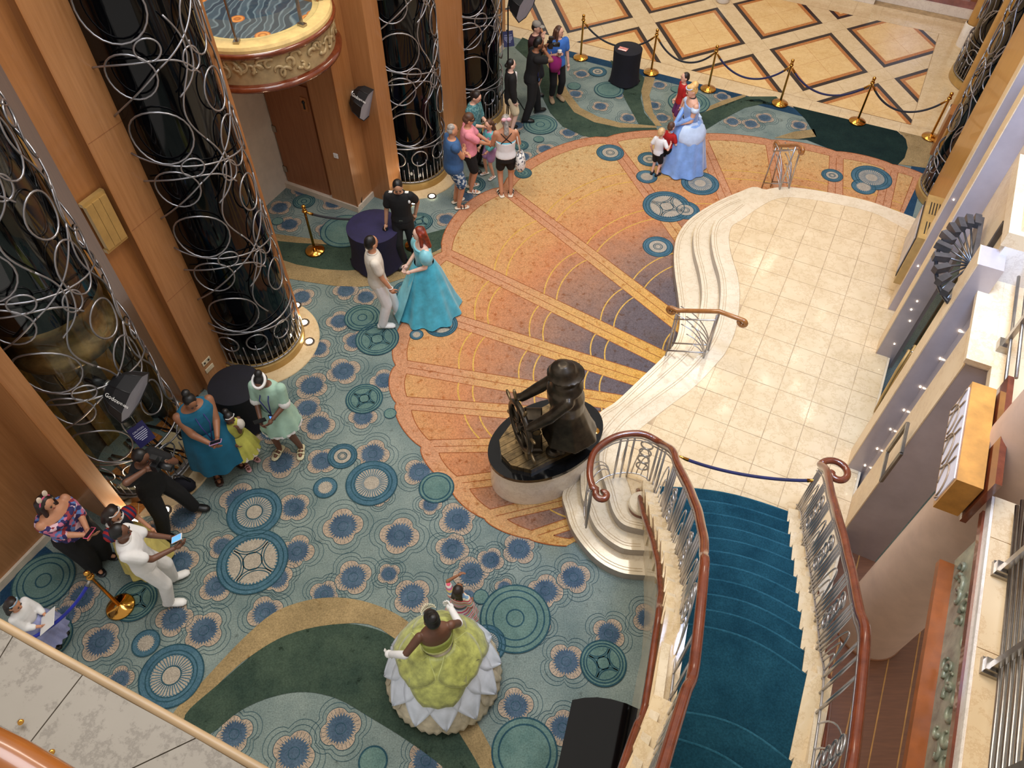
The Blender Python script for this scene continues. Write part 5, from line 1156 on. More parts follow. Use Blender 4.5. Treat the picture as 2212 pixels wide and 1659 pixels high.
    if shoes:
        for sg, f in ((-1, lf), (1, rf)):
            fa = Vector((.22*sg, 1, 0)).normalized(); fx = Vector((fa.y, -fa.x, 0)); c = Vector((AN[sg].x, AN[sg].y, 0)); z_ = AN[sg].z-.085*k
            kind = shoes[1]; q = MB(); rg = []
            for (u, w, hh) in ((-.08, .030, .07), (-.055, .046, .10), (.02, .048, .095), (.10, .056, .078), (.165, .050, .062), (.20, .024, .04)):
                if kind != 'shoe': hh = .02
                rg.append([c+fa*u*k+fx*(math.cos(2*PI*i/12)*w*k*1.05)+Vector((0, 0, z_+max(-.0, (hh*k)*(.5+.5*math.sin(2*PI*i/12))))) for i in range(12)])
            q.loft(rg); q.build('shoe' if kind == 'shoe' else 'sandal', shoes[0], root, True)
            if kind == 'sandal':
                q = MB()
                for u in (.04, .10): q.tube([c+fa*u*k+fx*(.05*k*math.cos(PI*i/8))+Vector((0, 0, z_+.015+.045*k*math.sin(PI*i/8))) for i in range(9)], .010*k, seg=6)
                q.build('strap', shoes[2] if len(shoes) > 2 else shoes[0], root, True)
    p.W = lambda v: Matrix.Translation(root.location) @ Matrix.Rotation(R(face-90), 4, 'Z') @ Vector(v)
    return p
def skirt(p, name, mat, prof, folds=12, amp=.05, seg=72, phase=0, y=0, hem=None):
    b = MB(); k = p.k; n = len(prof); zmin = prof[-1][1]; zmax = prof[0][1]
    rg = []
    for (r, z) in prof:
        t = (zmax-z)/max(zmax-zmin, 1e-6); rg.append([Vector((r*k*math.cos(a)*(1+amp*t*math.cos(folds*a+phase)+amp*.4*t*math.cos(folds*.5*a+1)), (y+r*math.sin(a)*(1+amp*t*math.cos(folds*a+phase)))*k, (z+(hem(a) if (hem and z == zmin) else 0))*k)) for a in [2*PI*i/seg for i in range(seg)]])
    b.loft(rg, cap=False); return b.build(name, mat, p.root, True)
def tiara(p, mat, z=1.735, name='tiara'):
    b = MB(); L = []
    for i in range(13):
        a = PI*(.12+.76*i/12); L.append(p.Th((.086*math.cos(a), -.01+.10*math.sin(a)*.75, z)))
    b.tube(L, .007*p.k*p.hs, seg=6)
    for i in range(1, 12):
        hgt = .05*(1-abs(i-6)/7)+.012; a = PI*(.12+.76*i/12); b.tube([L[i], p.Th((.088*math.cos(a), .0+.10*math.sin(a)*.75, z+hgt))], .006*p.k*p.hs, seg=5)
    return b.build(name, mat, p.root, True)
def phone(W, nrm, up, label, mat, scr=True):
    nrm = Vector(nrm).normalized(); up = Vector(up); up = (up-nrm*up.dot(nrm)).normalized(); sx = up.cross(nrm)
    o = empty('phone', W, label, 'phone', 'phones held by people'); b = MB(); b.box((0, 0, 0), (.078, .155, .010), 0, sx, up, nrm); b.build('case', mat, o)
    b = MB(); b.box(nrm*.0055, (.068, .142, .002), 0, sx, up, nrm); b.build('screen', SCREEN if scr else BLACK, o); return o
def photo_camera(W, fwd, label):
    fwd = Vector(fwd).normalized(); sx = fwd.cross(Vector((0, 0, 1))).normalized(); up = sx.cross(fwd)
    o = empty('photo_camera', W, label, 'camera', 'photographers cameras'); CB = M('camera_black', (20, 20, 22), .35)
    b = MB(); b.box((0, 0, 0), (.15, .08, .11), 0, sx, fwd, up); b.box(up*.07, (.06, .06, .04), 0, sx, fwd, up); b.build('camera_body', CB, o)
    b = MB(); b.tube([fwd*.03, fwd*.09, fwd*.19], .042, seg=14, rs=[.038, .042, .046]); b.build('lens', CB, o, True)
    b = MB(); b.tube([fwd*.191, fwd*.193], .036, seg=14); b.build('lens_glass', GLASSD, o, True)
    b = MB(); b.box(up*.125, (.06, .08, .06), 0, sx, fwd, up); b.build('flash', CB, o); return o
def cup(W, label):
    o = empty('paper_cup', W, label, 'cup', 'white paper cups'); b = MB(); b.lathe([(0, -.06), (.032, -.06), (.042, .06), (0, .06)], seg=16); b.build('cup', WHITE, o, True)
    b = MB(); b.lathe([(.044, .055), (.044, .07), (0, .072)], seg=16); b.build('lid', M('cup_lid', (222, 216, 208), .4), o, True); b = MB(); b.lathe([(.0365, -.03), (.041, .03)], seg=16); b.build('sleeve', M('cup_sleeve', (140, 96, 66), .7), o, True); return o
def badge(p, at, name='lanyard_badge', glow=True):
    b = MB(); x, y, z = at
    for sg in (-1, 1): b.tube([p.T((.05*sg, .02, 1.46)), p.T((.06*sg, y*.9, 1.32)), p.T((x, y, z+.05))], .008*p.k, seg=5)
    b.build('lanyard', M('lanyard_blue', (40, 44, 110), .7), p.root, True)
    b = MB(); b.box(p.T((x, y+.01, z)), (.075, .012, .1)); b.build('badge', M('badge_holder', (20, 20, 30), .5), p.root)
    b = MB(); b.box(p.T((x, y+.018, z)), (.05, .008, .06)); b.build('badge_screen', SCREEN, p.root)

BLK = fab('black', (14, 13, 15)); WHT = fab('white', (226, 224, 222), .03); OFFW = fab('offwhite', (214, 204, 190), .04); KNAVY = fab('dark_navy', (20, 22, 34)); RED = fab('red', (176, 26, 24)); SHB = fab('shoe_black', (16, 15, 15), rough=.4); SHW = fab('shoe_white', (226, 224, 220), .03, rough=.5); SOLE = fab('pale_sole', (222, 208, 186), .03); BROWNL = fab('brown_leather', (52, 34, 26), rough=.5)
def gpos(x, y, z): q = G(x, y, z); return (q.x, q.y)
# --- guard
p = person('guard in black uniform shirt and trousers standing behind the purple cloth table', (-1.82, 9.98), 268, 1.75, 'olive', ('short', 'black'), ('shirt', BLK, .62, .93), ('trousers', BLK, 1.98), (SHB, 'shoe'), lh=(-.20, -.14, .92), rh=(.27, .06, .86), lf=(-.13, -.10), rf=(.08, .08), yaw=12, pitch=28)
for sg in (-1, 1): b = MB(); b.box(p.T((.13*sg, -.005, 1.462)), (.06, .05, .012)); b.build('epaulette', WHT, p.root)
b = MB(); b.box(p.T((0, .125, .985)), (.06, .02, .035)); b.build('belt_buckle', STEEL, p.root)
b = MB(); b.ell(p.T((-.16, .07, 1.33)), (.03, .014, .035), seg=8, rings=6); b.build('sleeve_patch', WHT, p.root, True)
o = empty('gloves', p.W(p.WR[1]+Vector((.02, .03, -.12))), 'dark gloves held in the lowered hand of the guard', 'gloves'); b = MB(); b.ell((0, 0, 0), (.05, .04, .09), seg=10, rings=7); b.build('palm', BLK, o, True); b = MB(); b.caps((0, .02, -.05), (.03, .05, -.11), .016, .012); b.build('finger', fab('grey', (120, 118, 116)), o, True)
# --- man in white
p = person('man in white polo shirt and white trousers facing the person in the aqua gown', (-2.07, 8.53), 18, 1.78, 'tan', ('short', 'black'), ('polo_shirt', OFFW, .55, .86), ('trousers', WHT, 1.97, 1.08), (SHW, 'shoe'), lh=(-.16, .10, .85), rh=(.22, .16, .86), lf=(-.10, .24), rf=(.12, -.06), yaw=22, pitch=5)
b = MB(); b.tube([p.T((.075*math.cos(a), .07*math.sin(a), 1.475)) for a in [2*PI*i/18 for i in range(18)]], .014, seg=6, closed=True); b.build('collar', OFFW, p.root, True)
b = MB(); b.tube([p.WR[1]+Vector((.036*math.cos(a), .036*math.sin(a), .02)) for a in [2*PI*i/14 for i in range(14)]], .006, seg=5, closed=True); b.build('bracelet', WHT, p.root, True)
# --- aqua gown
AQ = fab('aqua_satin', (66, 168, 190), .12, .4, sheen=.3); AQL = fab('aqua_light', (128, 196, 208), .1, .35)
p = person('person in a shiny aqua ball gown with long red hair', (-1.37, 8.84), 205, 1.70, 'pale', ('long', 'red'), ('bodice', AQ, 0, .98, 1.37), None, None, lh=(-.10, .26, 1.02), rh=(.12, .24, .98), yaw=-8, pitch=8)
skirt(p, 'skirt', AQ, [(.16, 1.06), (.20, 1.0), (.27, .85), (.36, .55), (.46, .22), (.54, .02)], 11, .07)
b = MB(); n = 9; rg = []
for j, (z, r) in enumerate(((1.02, .10), (.8, .15), (.5, .19), (.2, .21), (.03, .21))):
    rg.append([p.V((r*math.sin(-1+2*i/n), (.17+(.43*(1.02-z)))*1.02, z)) for i in range(n+1)])
b.add([v for r_ in rg for v in r_], [(j*(n+1)+i, j*(n+1)+i+1, (j+1)*(n+1)+i+1, (j+1)*(n+1)+i) for j in range(4) for i in range(n)]); b.build('front_panel', AQL, p.root, True)
for sg in (-1, 1):
    b = MB(); q = p.SH[sg].lerp(p.EL[sg], .35); b.ell(q, (.115, .11, .14), seg=16, rings=10); b.build('puff_sleeve', AQL, p.root, True)
b = MB(); b.tube([p.T((.155*math.cos(a), .115*math.sin(a), 1.375)) for a in [2*PI*i/24 for i in range(24)]], .02, seg=6, closed=True); b.build('neckline', AQL, p.root, True)
# --- man in tank top
p = person('grey-haired man in a blue sleeveless top with arms crossed', (-1.05, 11.50), 22, 1.70, 'tan', ('bald', 'grey'), ('tank_top', fab('denim_blue', (52, 88, 132)), .12, .84), ('shorts', pattern_mat('shorts_print', [(40, 70, 110), (190, 200, 205), (60, 96, 132)], 26), .85, 1.15), (SOLE, 'sandal', BLK), lh=(.06, .22, 1.16), rh=(-.07, .24, 1.13), lf=(-.10, .02), rf=(.10, .02), bw=1.18, belly=1.12, pitch=8, pole_l=(-.6, 0, -.6), pole_r=(.6, 0, -.6))
# --- pink shirt
p = person('short-haired person in a pink blouse and black shorts reaching forward', (-.80, 11.98), 8, 1.60, 'tan', ('curly', 'brown'), ('blouse', fab('pink', (226, 140, 152)), .75, .92), ('shorts', BLK, .80, 1.1), (SOLE, 'sandal', WHT), lh=(-.02, .42, 1.08), rh=(.04, .42, 1.06), bw=1.14, belly=1.1, pitch=14)
b = MB(); b.tube([p.Th((.08*math.cos(a), .012+.10*math.sin(a), 1.655)) for a in [PI*i/10 for i in range(11)]], .012, seg=6); b.build('sunglasses', BLACK, p.root, True)
# --- teal blouse
p = person('dark-haired woman in a teal patterned blouse looking at her phone by the lift', (-.72, 12.66), 335, 1.66, 'light', ('lowbun', 'dark'), ('blouse', pattern_mat('teal_print', [(60, 110, 116), (104, 150, 150), (70, 122, 128)], 40), .9, .86), ('trousers', BLK, 1.9), (SHB, 'shoe'), lh=(-.03, .30, 1.08), rh=(.08, .30, 1.08), pitch=30)
phone(p.W(p.V((.02, .42, 1.12))), p.W((0, -.5, 1))-p.W((0, 0, 0)), (0, 0, 1), 'phone held by the woman in the teal patterned blouse', fab('phone_case_grey', (150, 140, 150)), False)
o = empty('shoulder_bag', p.W(p.V((.22, .02, .82))), 'black shoulder bag hanging beside the woman in the teal blouse', 'bag'); b = MB(); b.ell((0, 0, 0), (.05, .13, .17), seg=12, rings=8); b.build('pouch', BLK, o, True); b = MB(); b.tube([(0, -.1, .1), (-.06, -.03, .52), (0, .1, .1)], .009, seg=6); b.build('strap', BLK, o, True)
# --- girl in lilac shorts
p = person('girl in teal top and lilac shorts between the pink blouse and the grey ponytail', (-.42, 12.42), 215, 1.18, 'light', ('longback', 'brown'), ('top', pattern_mat('teal_pink_print', [(96, 190, 200), (110, 200, 206), (220, 150, 190)], 24), 1.6, .90), ('shorts', fab('lilac', (176, 140, 198)), .62, 1.35), (SHW, 'sandal'), lh=(-.16, .22, .95), rh=(.12, .26, .98), lf=(-.13, .0), rf=(.14, .06), child=True, yaw=12, pitch=10)
# --- grey ponytail
p = person('woman with a grey ponytail and white strappy top seen from behind', (-.12, 11.80), 96, 1.70, 'tan', ('pony', 'grey'), ('strappy_top', WHT, 0, .90, 1.24), ('shorts', BLK, .66), (SOLE, 'sandal', BLK), lh=(-.16, .30, 1.06), rh=(.18, .28, 1.04), lf=(-.09, 0), rf=(.09, 0), bw=1.04)
b = MB(); b.tube([p.T((.158*math.cos(a), .118*math.sin(a), 1.235)) for a in [2*PI*i/24 for i in range(24)]], .018, seg=6, closed=True); b.build('top_band', fab('aqua_band', (110, 196, 214)), p.root, True)
for sg in (-1, 1):
    b = MB(); b.tube([p.T((.10*sg, -.10, 1.44)), p.T((0, -.125, 1.33)), p.T((-.10*sg, -.12, 1.24))], .008, seg=5); b.build('strap', BLK, p.root, True)
for sg in (-1, 1): b = MB(); b.ell(p.Th((.045*sg, -.115, 1.725)), (.045, .025, .035), seg=10, rings=7); b.build('hair_bow', fab('pale_pink', (226, 176, 186)), p.root, True)
TOTE = pattern_mat('tote_print', [(224, 220, 212), (232, 228, 220), (96, 96, 104)], 34)
o = empty('tote_bag', p.W(p.V((.27, -.02, .80))), 'white patterned tote bag hanging from the shoulder of the woman with the grey ponytail', 'bag')
b = MB(); b.loft([[Vector((w*math.cos(2*PI*i/14), w*1.5*math.sin(2*PI*i/14), z)) for i in range(14)] for z, w in ((-.20, .06), (-.12, .10), (.05, .09), (.18, .05))]); b.build('bag_body', TOTE, o, True)
for sg in (-1, 1): b = MB(); b.tube([(.0, .06*sg, .16), (-.05, .03*sg, .42), (-.09, 0, .64)], .011, seg=6); b.build('strap', OFFW, o, True)
# --- blazer
p = person('woman in a black blazer and cream shorts beside the photographer', gpos(1103, 130, 1.56), 12, 1.56, 'pale', ('lowbun', 'black'), ('blazer', BLK, 1.92, .74), ('shorts', fab('cream', (214, 200, 166)), .82, 1.15), (SHB, 'shoe'), lh=(-.2, .10, .86), rh=(.2, .06, .80), yaw=5, pitch=4)
b = MB(); b.box(p.T((0, .12, 1.32)), (.07, .03, .22)); b.build('white_shirt', WHT, p.root)
# --- photographer at the top
p = person('photographer in black aiming a camera beside the woman in the blazer', (.38, 14.40), 14, 1.72, 'brown', ('short', 'black'), ('shirt', BLK, .6, .86), ('trousers', BLK, 1.96, 1.1), (SHB, 'shoe'), lh=(-.06, .30, 1.50), rh=(.10, .24, 1.50), lf=(-.16, .20), rf=(.14, -.16), lean=8, pitch=12, bw=1.08)
photo_camera(p.W(p.V((.02, .36, 1.58))), p.W((0, 1, -.12))-p.W((0, 0, 0)), 'black camera raised by the photographer near the top of the picture'); badge(p, (.17, .08, .98))
# --- cap man
p = person('man in a grey cap and maroon shirt drinking behind the photographer', gpos(1157, 48, 1.66), 335, 1.66, 'light', ('short', 'dark'), ('shirt', fab('maroon', (58, 26, 32)), .62, .88), ('shorts', fab('charcoal', (42, 40, 44)), .88, 1.15), (SHB, 'shoe'), lh=(-.06, .30, 1.16), rh=(.06, .20, 1.44), pitch=10, bw=1.08)
b = MB(); b.ell(p.Th((0, -.01, 1.70)), (.088*p.k, .10*p.k, .075*p.k), rot=p.R3); b.build('cap_crown', fab('cap_grey', (140, 134, 126)), p.root, True); b = MB(); b.ell(p.Th((0, .12, 1.695)), (.065*p.k, .06*p.k, .010*p.k), rot=p.R3); b.build('cap_peak', MATS['fabric_cap_grey'], p.root, True)
cup(p.W(p.V((-.10, .40, 1.16))), 'paper cup in the outstretched hand of the man in the grey cap'); cup(p.W(p.V((-.20, .38, 1.22))), 'upper paper cup held by the man in the grey cap')
# --- blue shirt
p = person('woman in a blue T-shirt with long hair and black leggings by the first stanchion', gpos(1207, 58, 1.60), 292, 1.60, 'light', ('long', 'brown'), ('t_shirt', fab('bright_blue', (58, 110, 190)), .62, .86), ('leggings', BLK, 1.72), (fab('khaki', (150, 126, 96)), 'shoe'), lh=(-.26, .06, .84), rh=(.12, .20, 1.22), yaw=35, pitch=6, bw=1.08)
cup(p.W(p.V((.08, .28, 1.28))), 'white paper cup held by the woman in the blue T-shirt')
o = empty('jacket', p.W(p.V((.14, .19, 1.08))), 'magenta jacket draped over the arm of the woman in the blue T-shirt', 'jacket'); MG = fab('magenta', (150, 30, 108)); b = MB(); b.loft([[Vector((w*math.cos(2*PI*i/14)*(1+.15*math.cos(5*2*PI*i/14)), w*.5*math.sin(2*PI*i/14), z)) for i in range(14)] for z, w in ((-.24, .08), (-.12, .12), (.02, .12), (.10, .07))]); b.build('folded_cloth', MG, o, True); b = MB(); b.caps((.06, .03, -.05), (.09, .04, -.30), .04, .03); b.build('sleeve', MG, o, True)
# --- children and the blue gown
p = person('dark-haired boy in a red shirt standing beyond the blue ball gown', gpos(1481, 163, 1.18), 190, 1.18, 'light', ('short', 'dark'), ('shirt', RED, .7, .86), ('shorts', fab('plum', (100, 40, 96)), .85, 1.1), (SHB, 'shoe'), child=True, lh=(-.2, .05, .82), rh=(.18, .1, .9))
SATB = fab('blue_satin', (128, 166, 222), .1, .35, sheen=.4); SATL = fab('pale_satin', (196, 214, 238), .06, .3)
p = person('person in a pale blue satin ball gown with blonde updo and long gloves', (3.33, 12.72), 192, 1.76, 'light', ('updo', 'blonde'), ('bodice', SATB, 0, .98, 1.36), None, None, lh=(-.06, .28, 1.0), rh=(-.02, .34, .92), yaw=4, pitch=14, lean=6, gloves=SATB)
skirt(p, 'skirt', SATB, [(.16, 1.06), (.22, 1.0), (.29, .82), (.36, .5), (.42, .2), (.46, .02)], 10, .06)
for sg in (-1, 1):
    b = MB(); rg = []
    for z, r0, ry in ((1.06, .10, .17), (.98, .24, .23), (.86, .30, .29), (.74, .30, .32), (.66, .24, .32), (.62, .10, .315)):
        rg.append([p.V((sg*.5*0+ (r0*math.sin(-1.1+2.2*i/10)), ry*math.cos(.9*(-1+2*i/10))*sg, z)) for i in range(11)])
    b = MB(); b.add([v+Vector((0, 0, 0)) for r_ in rg for v in r_], [(j*11+i, j*11+i+1, (j+1)*11+i+1, (j+1)*11+i) for j in range(5) for i in range(10)])
    q = b.build('overskirt', SATL, p.root, True); q.rotation_euler = (0, 0, PI/2)
    b = MB(); q2 = p.SH[sg].lerp(p.EL[sg], .22); b.ell(q2, (.085, .08, .06), seg=14, rings=8); b.build('off_shoulder_sleeve', SATL, p.root, True)
    b = MB(); b.caps(p.EL[sg].lerp(p.SH[sg], .25), p.WR[sg], .046, .036); b.build('long_glove', SATB, p.root, True)
b = MB(); b.tube([p.T((.056*math.cos(a), .052*math.sin(a), 1.495)) for a in [2*PI*i/18 for i in range(18)]], .010, seg=6, closed=True); b.build('choker', BLK, p.root, True)
b = MB(); b.tube([p.Th((.078*math.cos(a), .01+.08*math.sin(a), 1.715)) for a in [PI*i/10 for i in range(11)]], .010, seg=6); b.build('headband', fab('pale_blue_band', (190, 210, 236)), p.root, True)
b = MB(); b.box(p.T((0, -.15, 1.05)), (.16, .05, .08)); b.build('back_bow', SATL, p.root)
p = person('small blond boy in a white T-shirt with his arm around the other boy', (2.76, 12.44), 52, .98, 'light', ('short', 'fair'), ('t_shirt', WHT, .65, .86), ('shorts', BLK, .85, 1.2), (SHB, 'shoe'), child=True, lh=(-.24, .0, .9), rh=(.32, .16, 1.26), yaw=-20)
p = person('small brown-haired boy in a red T-shirt touching the blue gown', (2.96, 12.60), 48, 1.0, 'light', ('short', 'brown'), ('t_shirt', RED, .65, .86), ('shorts', BLK, .85, 1.2), (fab('shoe_brown', (92, 62, 50)), 'shoe'), child=True, lh=(-.18, .1, .95), rh=(.22, .22, 1.1), yaw=-15)
# --- mint dress
MINT = fab('mint', (158, 190, 172), .06)
p = person('woman in a mint dress with white headband looking at her phone', (-3.17, 6.10), 262, 1.70, 'dark', ('bun', 'black'), ('dress_top', MINT, .85, .92), None, (fab('cream_sandal', (206, 196, 160)), 'sandal'), lh=(-.08, .26, 1.04), rh=(.10, .26, 1.02), lf=(-.18, .04), rf=(.12, .10), pitch=34, bw=1.06)
skirt(p, 'dress_skirt', MINT, [(.17, 1.04), (.21, .92), (.25, .78), (.285, .60)], 9, .05); skirt(p, 'lace_hem', WHT, [(.288, .63), (.292, .585)], 22, .03)
for sg in (-1, 1): b = MB(); q = p.SH[sg].lerp(p.EL[sg], .80); d = (p.EL[sg]-p.SH[sg]).normalized(); b.caps(q, q+d*.03, .078, .084); b.build('sleeve_lace', WHT, p.root, True)
b = MB(); b.tube([p.Th((.083*math.cos(a), -.004+.10*math.sin(a), 1.70)) for a in [2*PI*i/24 for i in range(24)]], .020, seg=6, closed=True); b.build('headband', WHT, p.root, True)
badge(p, (-.04, .20, 1.0)); phone(p.W(p.V((.06, .34, 1.08))), p.W((0, -.3, 1))-p.W((0, 0, 0)), (.6, .4, 0), 'black phone held by the woman in the mint dress', BLACK, False)
# --- teal dress
TEAL = fab('teal', (14, 92, 122), .06)
p = person('woman in a sleeveless teal dress with a hair bun photographing with a phone', (-4.02, 5.74), 312, 1.72, 'brown', ('bun', 'black'), ('dress_top', TEAL, 0.0, .90, 1.45), None, (BROWNL, 'sandal'), lh=(-.04, .38, 1.12), rh=(.08, .38, 1.10), lf=(-.16, .02), rf=(.16, .06), pitch=30, bw=1.38, belly=1.12)
skirt(p, 'dress_skirt', TEAL, [(.22, 1.08), (.30, .95), (.34, .75), (.37, .5), (.385, .36)], 9, .05)
badge(p, (.02, .30, .98)); phone(p.W(p.V((.02, .47, 1.16))), p.W((0, -.4, 1))-p.W((0, 0, 0)), (1, .2, 0), 'lilac phone held by the woman in the teal dress', fab('lilac_case', (178, 140, 184)), False)
# --- small girl with tiara
p = person('small girl in a yellow-green dress with a white tiara', (-3.70, 5.84), 318, 1.13, 'dark', ('bun', 'black'), ('dress_top', fab('yellow_green', (186, 182, 84)), 0, .95), None, (fab('pink_shoe', (196, 150, 150)), 'sandal'), lh=(-.02, .20, 1.42), rh=(.18, .16, 1.0), child=True, pitch=20, lf=(-.10, .0), rf=(.12, .06))
skirt(p, 'dress_skirt', MATS['fabric_yellow_green'], [(.16, 1.08), (.24, .95), (.31, .7), (.35, .48)], 13, .07); skirt(p, 'petticoat', OFFW, [(.32, .55), (.34, .44)], 17, .05); tiara(p, WHT)
for sg in (-1, 1): b = MB(); b.ell(p.SH[sg].lerp(p.EL[sg], .4), (.075, .075, .085), seg=12, rings=8); b.build('puff_sleeve', OFFW, p.root, True)
# --- photographer lower left
p = person('photographer in black aiming a camera at the lower left', (-4.47, 4.90), 345, 1.74, 'dark', ('short', 'black'), ('shirt', BLK, .62, .86), ('trousers', BLK, 1.96, 1.15), (SHB, 'shoe'), lh=(-.10, .34, 1.42), rh=(.12, .24, 1.54), lf=(-.22, .16), rf=(.24, -.02), lean=10, pitch=14, bw=1.15)
photo_camera(p.W(p.V((.02, .36, 1.58))), p.W((.0, 1, -.10))-p.W((0, 0, 0)), 'black camera raised by the photographer at the lower left')
b = MB(); b.tube([p.WR[-1]+Vector((.038*math.cos(a), .0, .038*math.sin(a))) for a in [2*PI*i/14 for i in range(14)]], .009, seg=5, closed=True); b.build('wristwatch', STEEL, p.root, True)
# --- floral top
FLO = pattern_mat('floral_print', [(44, 40, 88), (196, 110, 140), (96, 130, 190), (50, 44, 96), (226, 190, 200), (150, 52, 62)], 24)
p = person('woman in a floral off-shoulder top and black trousers by the wooden wall', (-5.28, 4.30), 338, 1.64, 'tan', ('long', 'dark'), ('floral_top', FLO, 0, .90, 1.36), ('trousers', BLK, 1.96, 1.45), (SHB, 'sandal', BLK), lh=(-.04, .34, 1.12), rh=(.02, .34, 1.08), yaw=5, pitch=12, bw=1.28, belly=1.05)
b = MB(); b.tube([p.T((.225*math.cos(a), .165*math.sin(a), 1.34)) for a in [2*PI*i/26 for i in range(26)]], .045, seg=8, closed=True); b.build('ruffle', FLO, p.root, True)
for sg in (-1, 1): b = MB(); b.caps(p.SH[sg].lerp(p.EL[sg], .3), p.EL[sg], .075, .07); b.build('sleeve', FLO, p.root, True)
b = MB(); b.tube([p.Th((.086*math.cos(a), -.0, 1.66+.105*math.sin(a))) for a in [PI*i/12 for i in range(13)]], .009, seg=6); b.build('headband', fab('pink_band', (220, 90, 130)), p.root, True)
for sg in (-1, 1): b = MB(); b.ell(p.Th((.05*sg, -.0, 1.80)), (.03, .012, .05), seg=10, rings=7); b.build('headband_ear', fab('cream_ear', (226, 206, 186)), p.root, True)
phone(p.W(p.V((.0, .43, 1.16))), p.W((0, -.4, 1))-p.W((0, 0, 0)), (.3, 1, 0), 'pink phone held by the woman in the floral top', fab('pink_case', (226, 90, 120)), False)
# --- striped sleeves, yellow skirt
YEL = fab('pale_yellow', (206, 190, 110), .08, .5)
p = person('girl in a navy bodice and pale yellow skirt with a tiara', gpos(232, 1102, 1.36), 338, 1.36, 'tan', ('long', 'dark'), ('bodice', KNAVY, 0, .98, 1.42), None, (SHB, 'shoe'), lh=(-.22, .26, .98), rh=(.24, .22, .86), child=True, pitch=22)
skirt(p, 'skirt', YEL, [(.15, 1.06), (.24, .95), (.30, .65), (.35, .3), (.38, .06)], 11, .06); tiara(p, WHT)
SL = stripe_mat('red_blue_stripes', [(168, 30, 34), (168, 30, 34), (40, 44, 84), (40, 44, 84)], 0, 18)
for sg in (-1, 1): b = MB(); b.ell(p.SH[sg].lerp(p.EL[sg], .3), (.095, .09, .11), seg=14, rings=9); b.build('puff_sleeve', SL, p.root, True)
b = MB(); b.tube([p.T((.12*math.cos(a), -.01+.09*math.sin(a), 1.44+.02*math.sin(a))) for a in [2*PI*i/24 for i in range(24)]], .028, seg=7, closed=True); b.build('white_collar', WHT, p.root, True)
b = MB(); n = 8; rg = [[p.T((w*(-1+2*i/n), -.10-.05*(1-abs(-1+2*i/n))-.10*(1.4-z), z)) for i in range(n+1)] for z, w in ((1.38, .13), (1.0, .17), (.6, .2), (.35, .22))]
b.add([v for r_ in rg for v in r_], [(j*9+i, j*9+i+1, (j+1)*9+i+1, (j+1)*9+i) for j in range(3) for i in range(8)]); b.build('red_cape', RED, p.root, True)
# --- white polo lower left
p = person('man in white polo shirt, trousers and shoes holding a phone at the lower left', (-4.27, 3.88), 18, 1.74, 'dark', ('short', 'black'), ('polo_shirt', WHT, .62, .86), ('trousers', WHT, 1.96, 1.08), (SHW, 'shoe'), lh=(-.06, .40, 1.16), rh=(.08, .42, 1.14), lf=(-.17, .06), rf=(.15, .0), pitch=8, yaw=-6)
phone(p.W(p.V((.01, .48, 1.22))), p.W((0, -.6, 1))-p.W((0, 0, 0)), (1, .2, 0), 'white phone held by the man in white at the lower left', WHITE)
b = MB(); b.tube([p.T((.075*math.cos(a), .07*math.sin(a), 1.475)) for a in [2*PI*i/18 for i in range(18)]], .014, seg=6, closed=True); b.build('collar', WHT, p.root, True)
# --- tulle skirt girl
LAV = fab('lavender_tulle', (146, 150, 190), .12)
p = person('small girl in white top and lavender tulle skirt at the left edge', gpos(20, 1302, 1.12), 350, 1.12, 'tan', ('longback', 'dark'), ('top', WHT, 1.5, .95), None, (SHB, 'shoe'), lh=(-.08, .3, 1.05), rh=(.1, .3, 1.05), child=True, pitch=14)
skirt(p, 'tulle_skirt', LAV, [(.15, 1.06), (.25, .92), (.32, .6), (.36, .32)], 16, .08); tiara(p, fab('silver_blue', (170, 200, 220), rough=.3))
o = empty('paper_card', p.W(p.V((.02, .42, 1.14))), 'white card held by the small girl in the tulle skirt', 'card'); b = MB(); b.box((0, 0, 0), (.004, .22, .28)); q = b.build('card', WHITE, o); q.rotation_euler = (0, .9, .3); b = MB(); b.box((.004, 0, .0), (.002, .15, .2)); q = b.build('printed_side', OFFW, o); q.rotation_euler = (0, .9, .3)
# --- green petal gown
gp0 = G(936, 1345, 1.62); hd = G(846, 1414, 1.0)
def tolocal(w, base, face, H): q = Matrix.Rotation(-R(face-90), 4, 'Z') @ (Vector(w)-Vector((base.x, base.y, 0))); return tuple(q*(1.75/H))
p = person('person in a green and white petal ball gown with outstretched gloved arm', (gp0.x, gp0.y), 112, 1.74, 'dark', ('bun', 'black'), ('bodice', fab('green_satin', (150, 160, 70), .12, .4), 0, .98, 1.27), None, None, lh=tolocal(hd, gp0, 112, 1.74), rh=(.26, .30, 1.02), pitch=16, yaw=8, pole_l=(-.3, -.8, -.3), gloves=WHT)
CRM = fab('cream_lace', (206, 194, 168), .12); WSAT = fab('white_satin', (226, 232, 244), .04, .35); GRN = fab('leaf_green', (170, 174, 92), .2, .4, sheen=.3, scale=10); GRN2 = fab('leaf_edge', (196, 202, 130), .1, .4)
skirt(p, 'underskirt', CRM, [(.08, 1.10), (.13, 1.07), (.24, .98), (.40, .75), (.53, .45), (.61, .2), (.64, .03)], 14, .04)
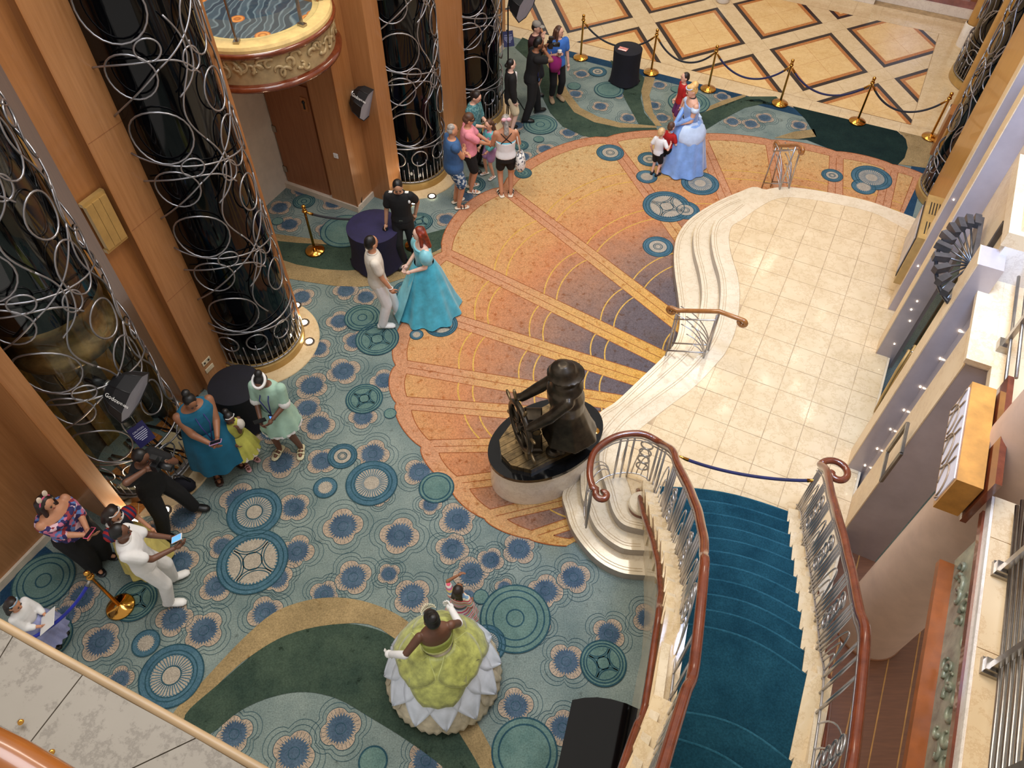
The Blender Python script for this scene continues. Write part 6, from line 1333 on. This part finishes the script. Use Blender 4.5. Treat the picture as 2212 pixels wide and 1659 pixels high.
def petal(name, mat, a, w, z0, z1, push, tipz=None):
    b = MB(); n, m = 8, 10; vs = []
    for j in range(m+1):
        t = j/m; z = lerp(z0, z1, t); tt = (1.06-z)/1.03
        pr = [(-.05, .10), (0, .145), (.08, .24), (.30, .40), (.59, .53), (.83, .61), (1, .64)]
        for i in range(len(pr)-1):
            if pr[i][0] <= tt <= pr[i+1][0]: r = lerp(pr[i][1], pr[i+1][1], (tt-pr[i][0])/(pr[i+1][0]-pr[i][0])); break
        else: r = .64 if tt > 1 else .15
        hw = w*(.25+.95*math.sin(PI*min(1, .12+.80*t))**.8) if name != 'white_petal' else w*(1-.97*max(0, (t-.35)/.65))
        for i in range(n+1):
            u = -1+2*i/n; aa = a+u*hw/max(r, .3); rr = r*(1+push+.015*math.cos(6*u))
            vs.append(p.V((rr*math.cos(aa), rr*math.sin(aa), z+.01)))
    b.add(vs, [(j*9+i, j*9+i+1, (j+1)*9+i+1, (j+1)*9+i) for j in range(m) for i in range(n)])
    o = b.build(name, mat, p.root, True); md = o.modifiers.new('thick', 'SOLIDIFY'); md.thickness = .008
    if name == 'green_petal':
        q = MB(); edge = [Vector(vs[j*9]) for j in range(m+1)]+[Vector(vs[m*9+i]) for i in range(n+1)]+[Vector(vs[j*9+8]) for j in range(m, -1, -1)]
        q.tube(edge, .008, seg=5); q.build('petal_edge', GRN2, o, True)
for k_ in range(14): petal('cream_petal', CRM, 2*PI*k_/14+.1, .15, .50, .03, .05)
for k_ in range(12): petal('white_petal', WSAT, 2*PI*k_/12+.25, .19, .80, .16, .09)
for k_ in range(6): petal('green_petal', GRN, 2*PI*k_/6+.15, .25, 1.06, .74 if k_ % 2 else .58, .145+.02*(k_ % 2))
b = MB(); b.tube([p.T((.155*math.cos(a), .118*math.sin(a), 1.085)) for a in [2*PI*i/24 for i in range(24)]], .022, seg=7, closed=True); b.build('waistband', GRN2, p.root, True)
tiara(p, fab('ivory', (226, 220, 190), rough=.4), 1.74)
for sg in (-1, 1): b = MB(); b.caps(p.EL[sg].lerp(p.SH[sg], -.02), p.WR[sg], .046, .036); b.ell(p.WR[sg]+(p.WR[sg]-p.EL[sg]).normalized()*.05, (.045, .045, .04), seg=10, rings=7); b.build('long_glove', WHT, p.root, True)
# --- child in striped dress
STR = stripe_mat('rainbow_stripes', [(216, 90, 110), (226, 214, 190), (120, 150, 176), (222, 190, 120), (196, 110, 150), (226, 220, 206)], 2, 9)
p = person('small child in a rainbow striped dress reaching up beside the green gown', (-.60, 3.52), 75, .98, 'brown', ('braids', 'dark'), ('dress_top', STR, .7, .95), None, (SHB, 'shoe'), lh=(-.10, .30, 1.70), rh=(.22, .12, .95), child=True, pole_l=(-1, 0, .2))
skirt(p, 'dress_skirt', STR, [(.16, 1.08), (.24, .92), (.32, .62), (.36, .40)], 12, .06)
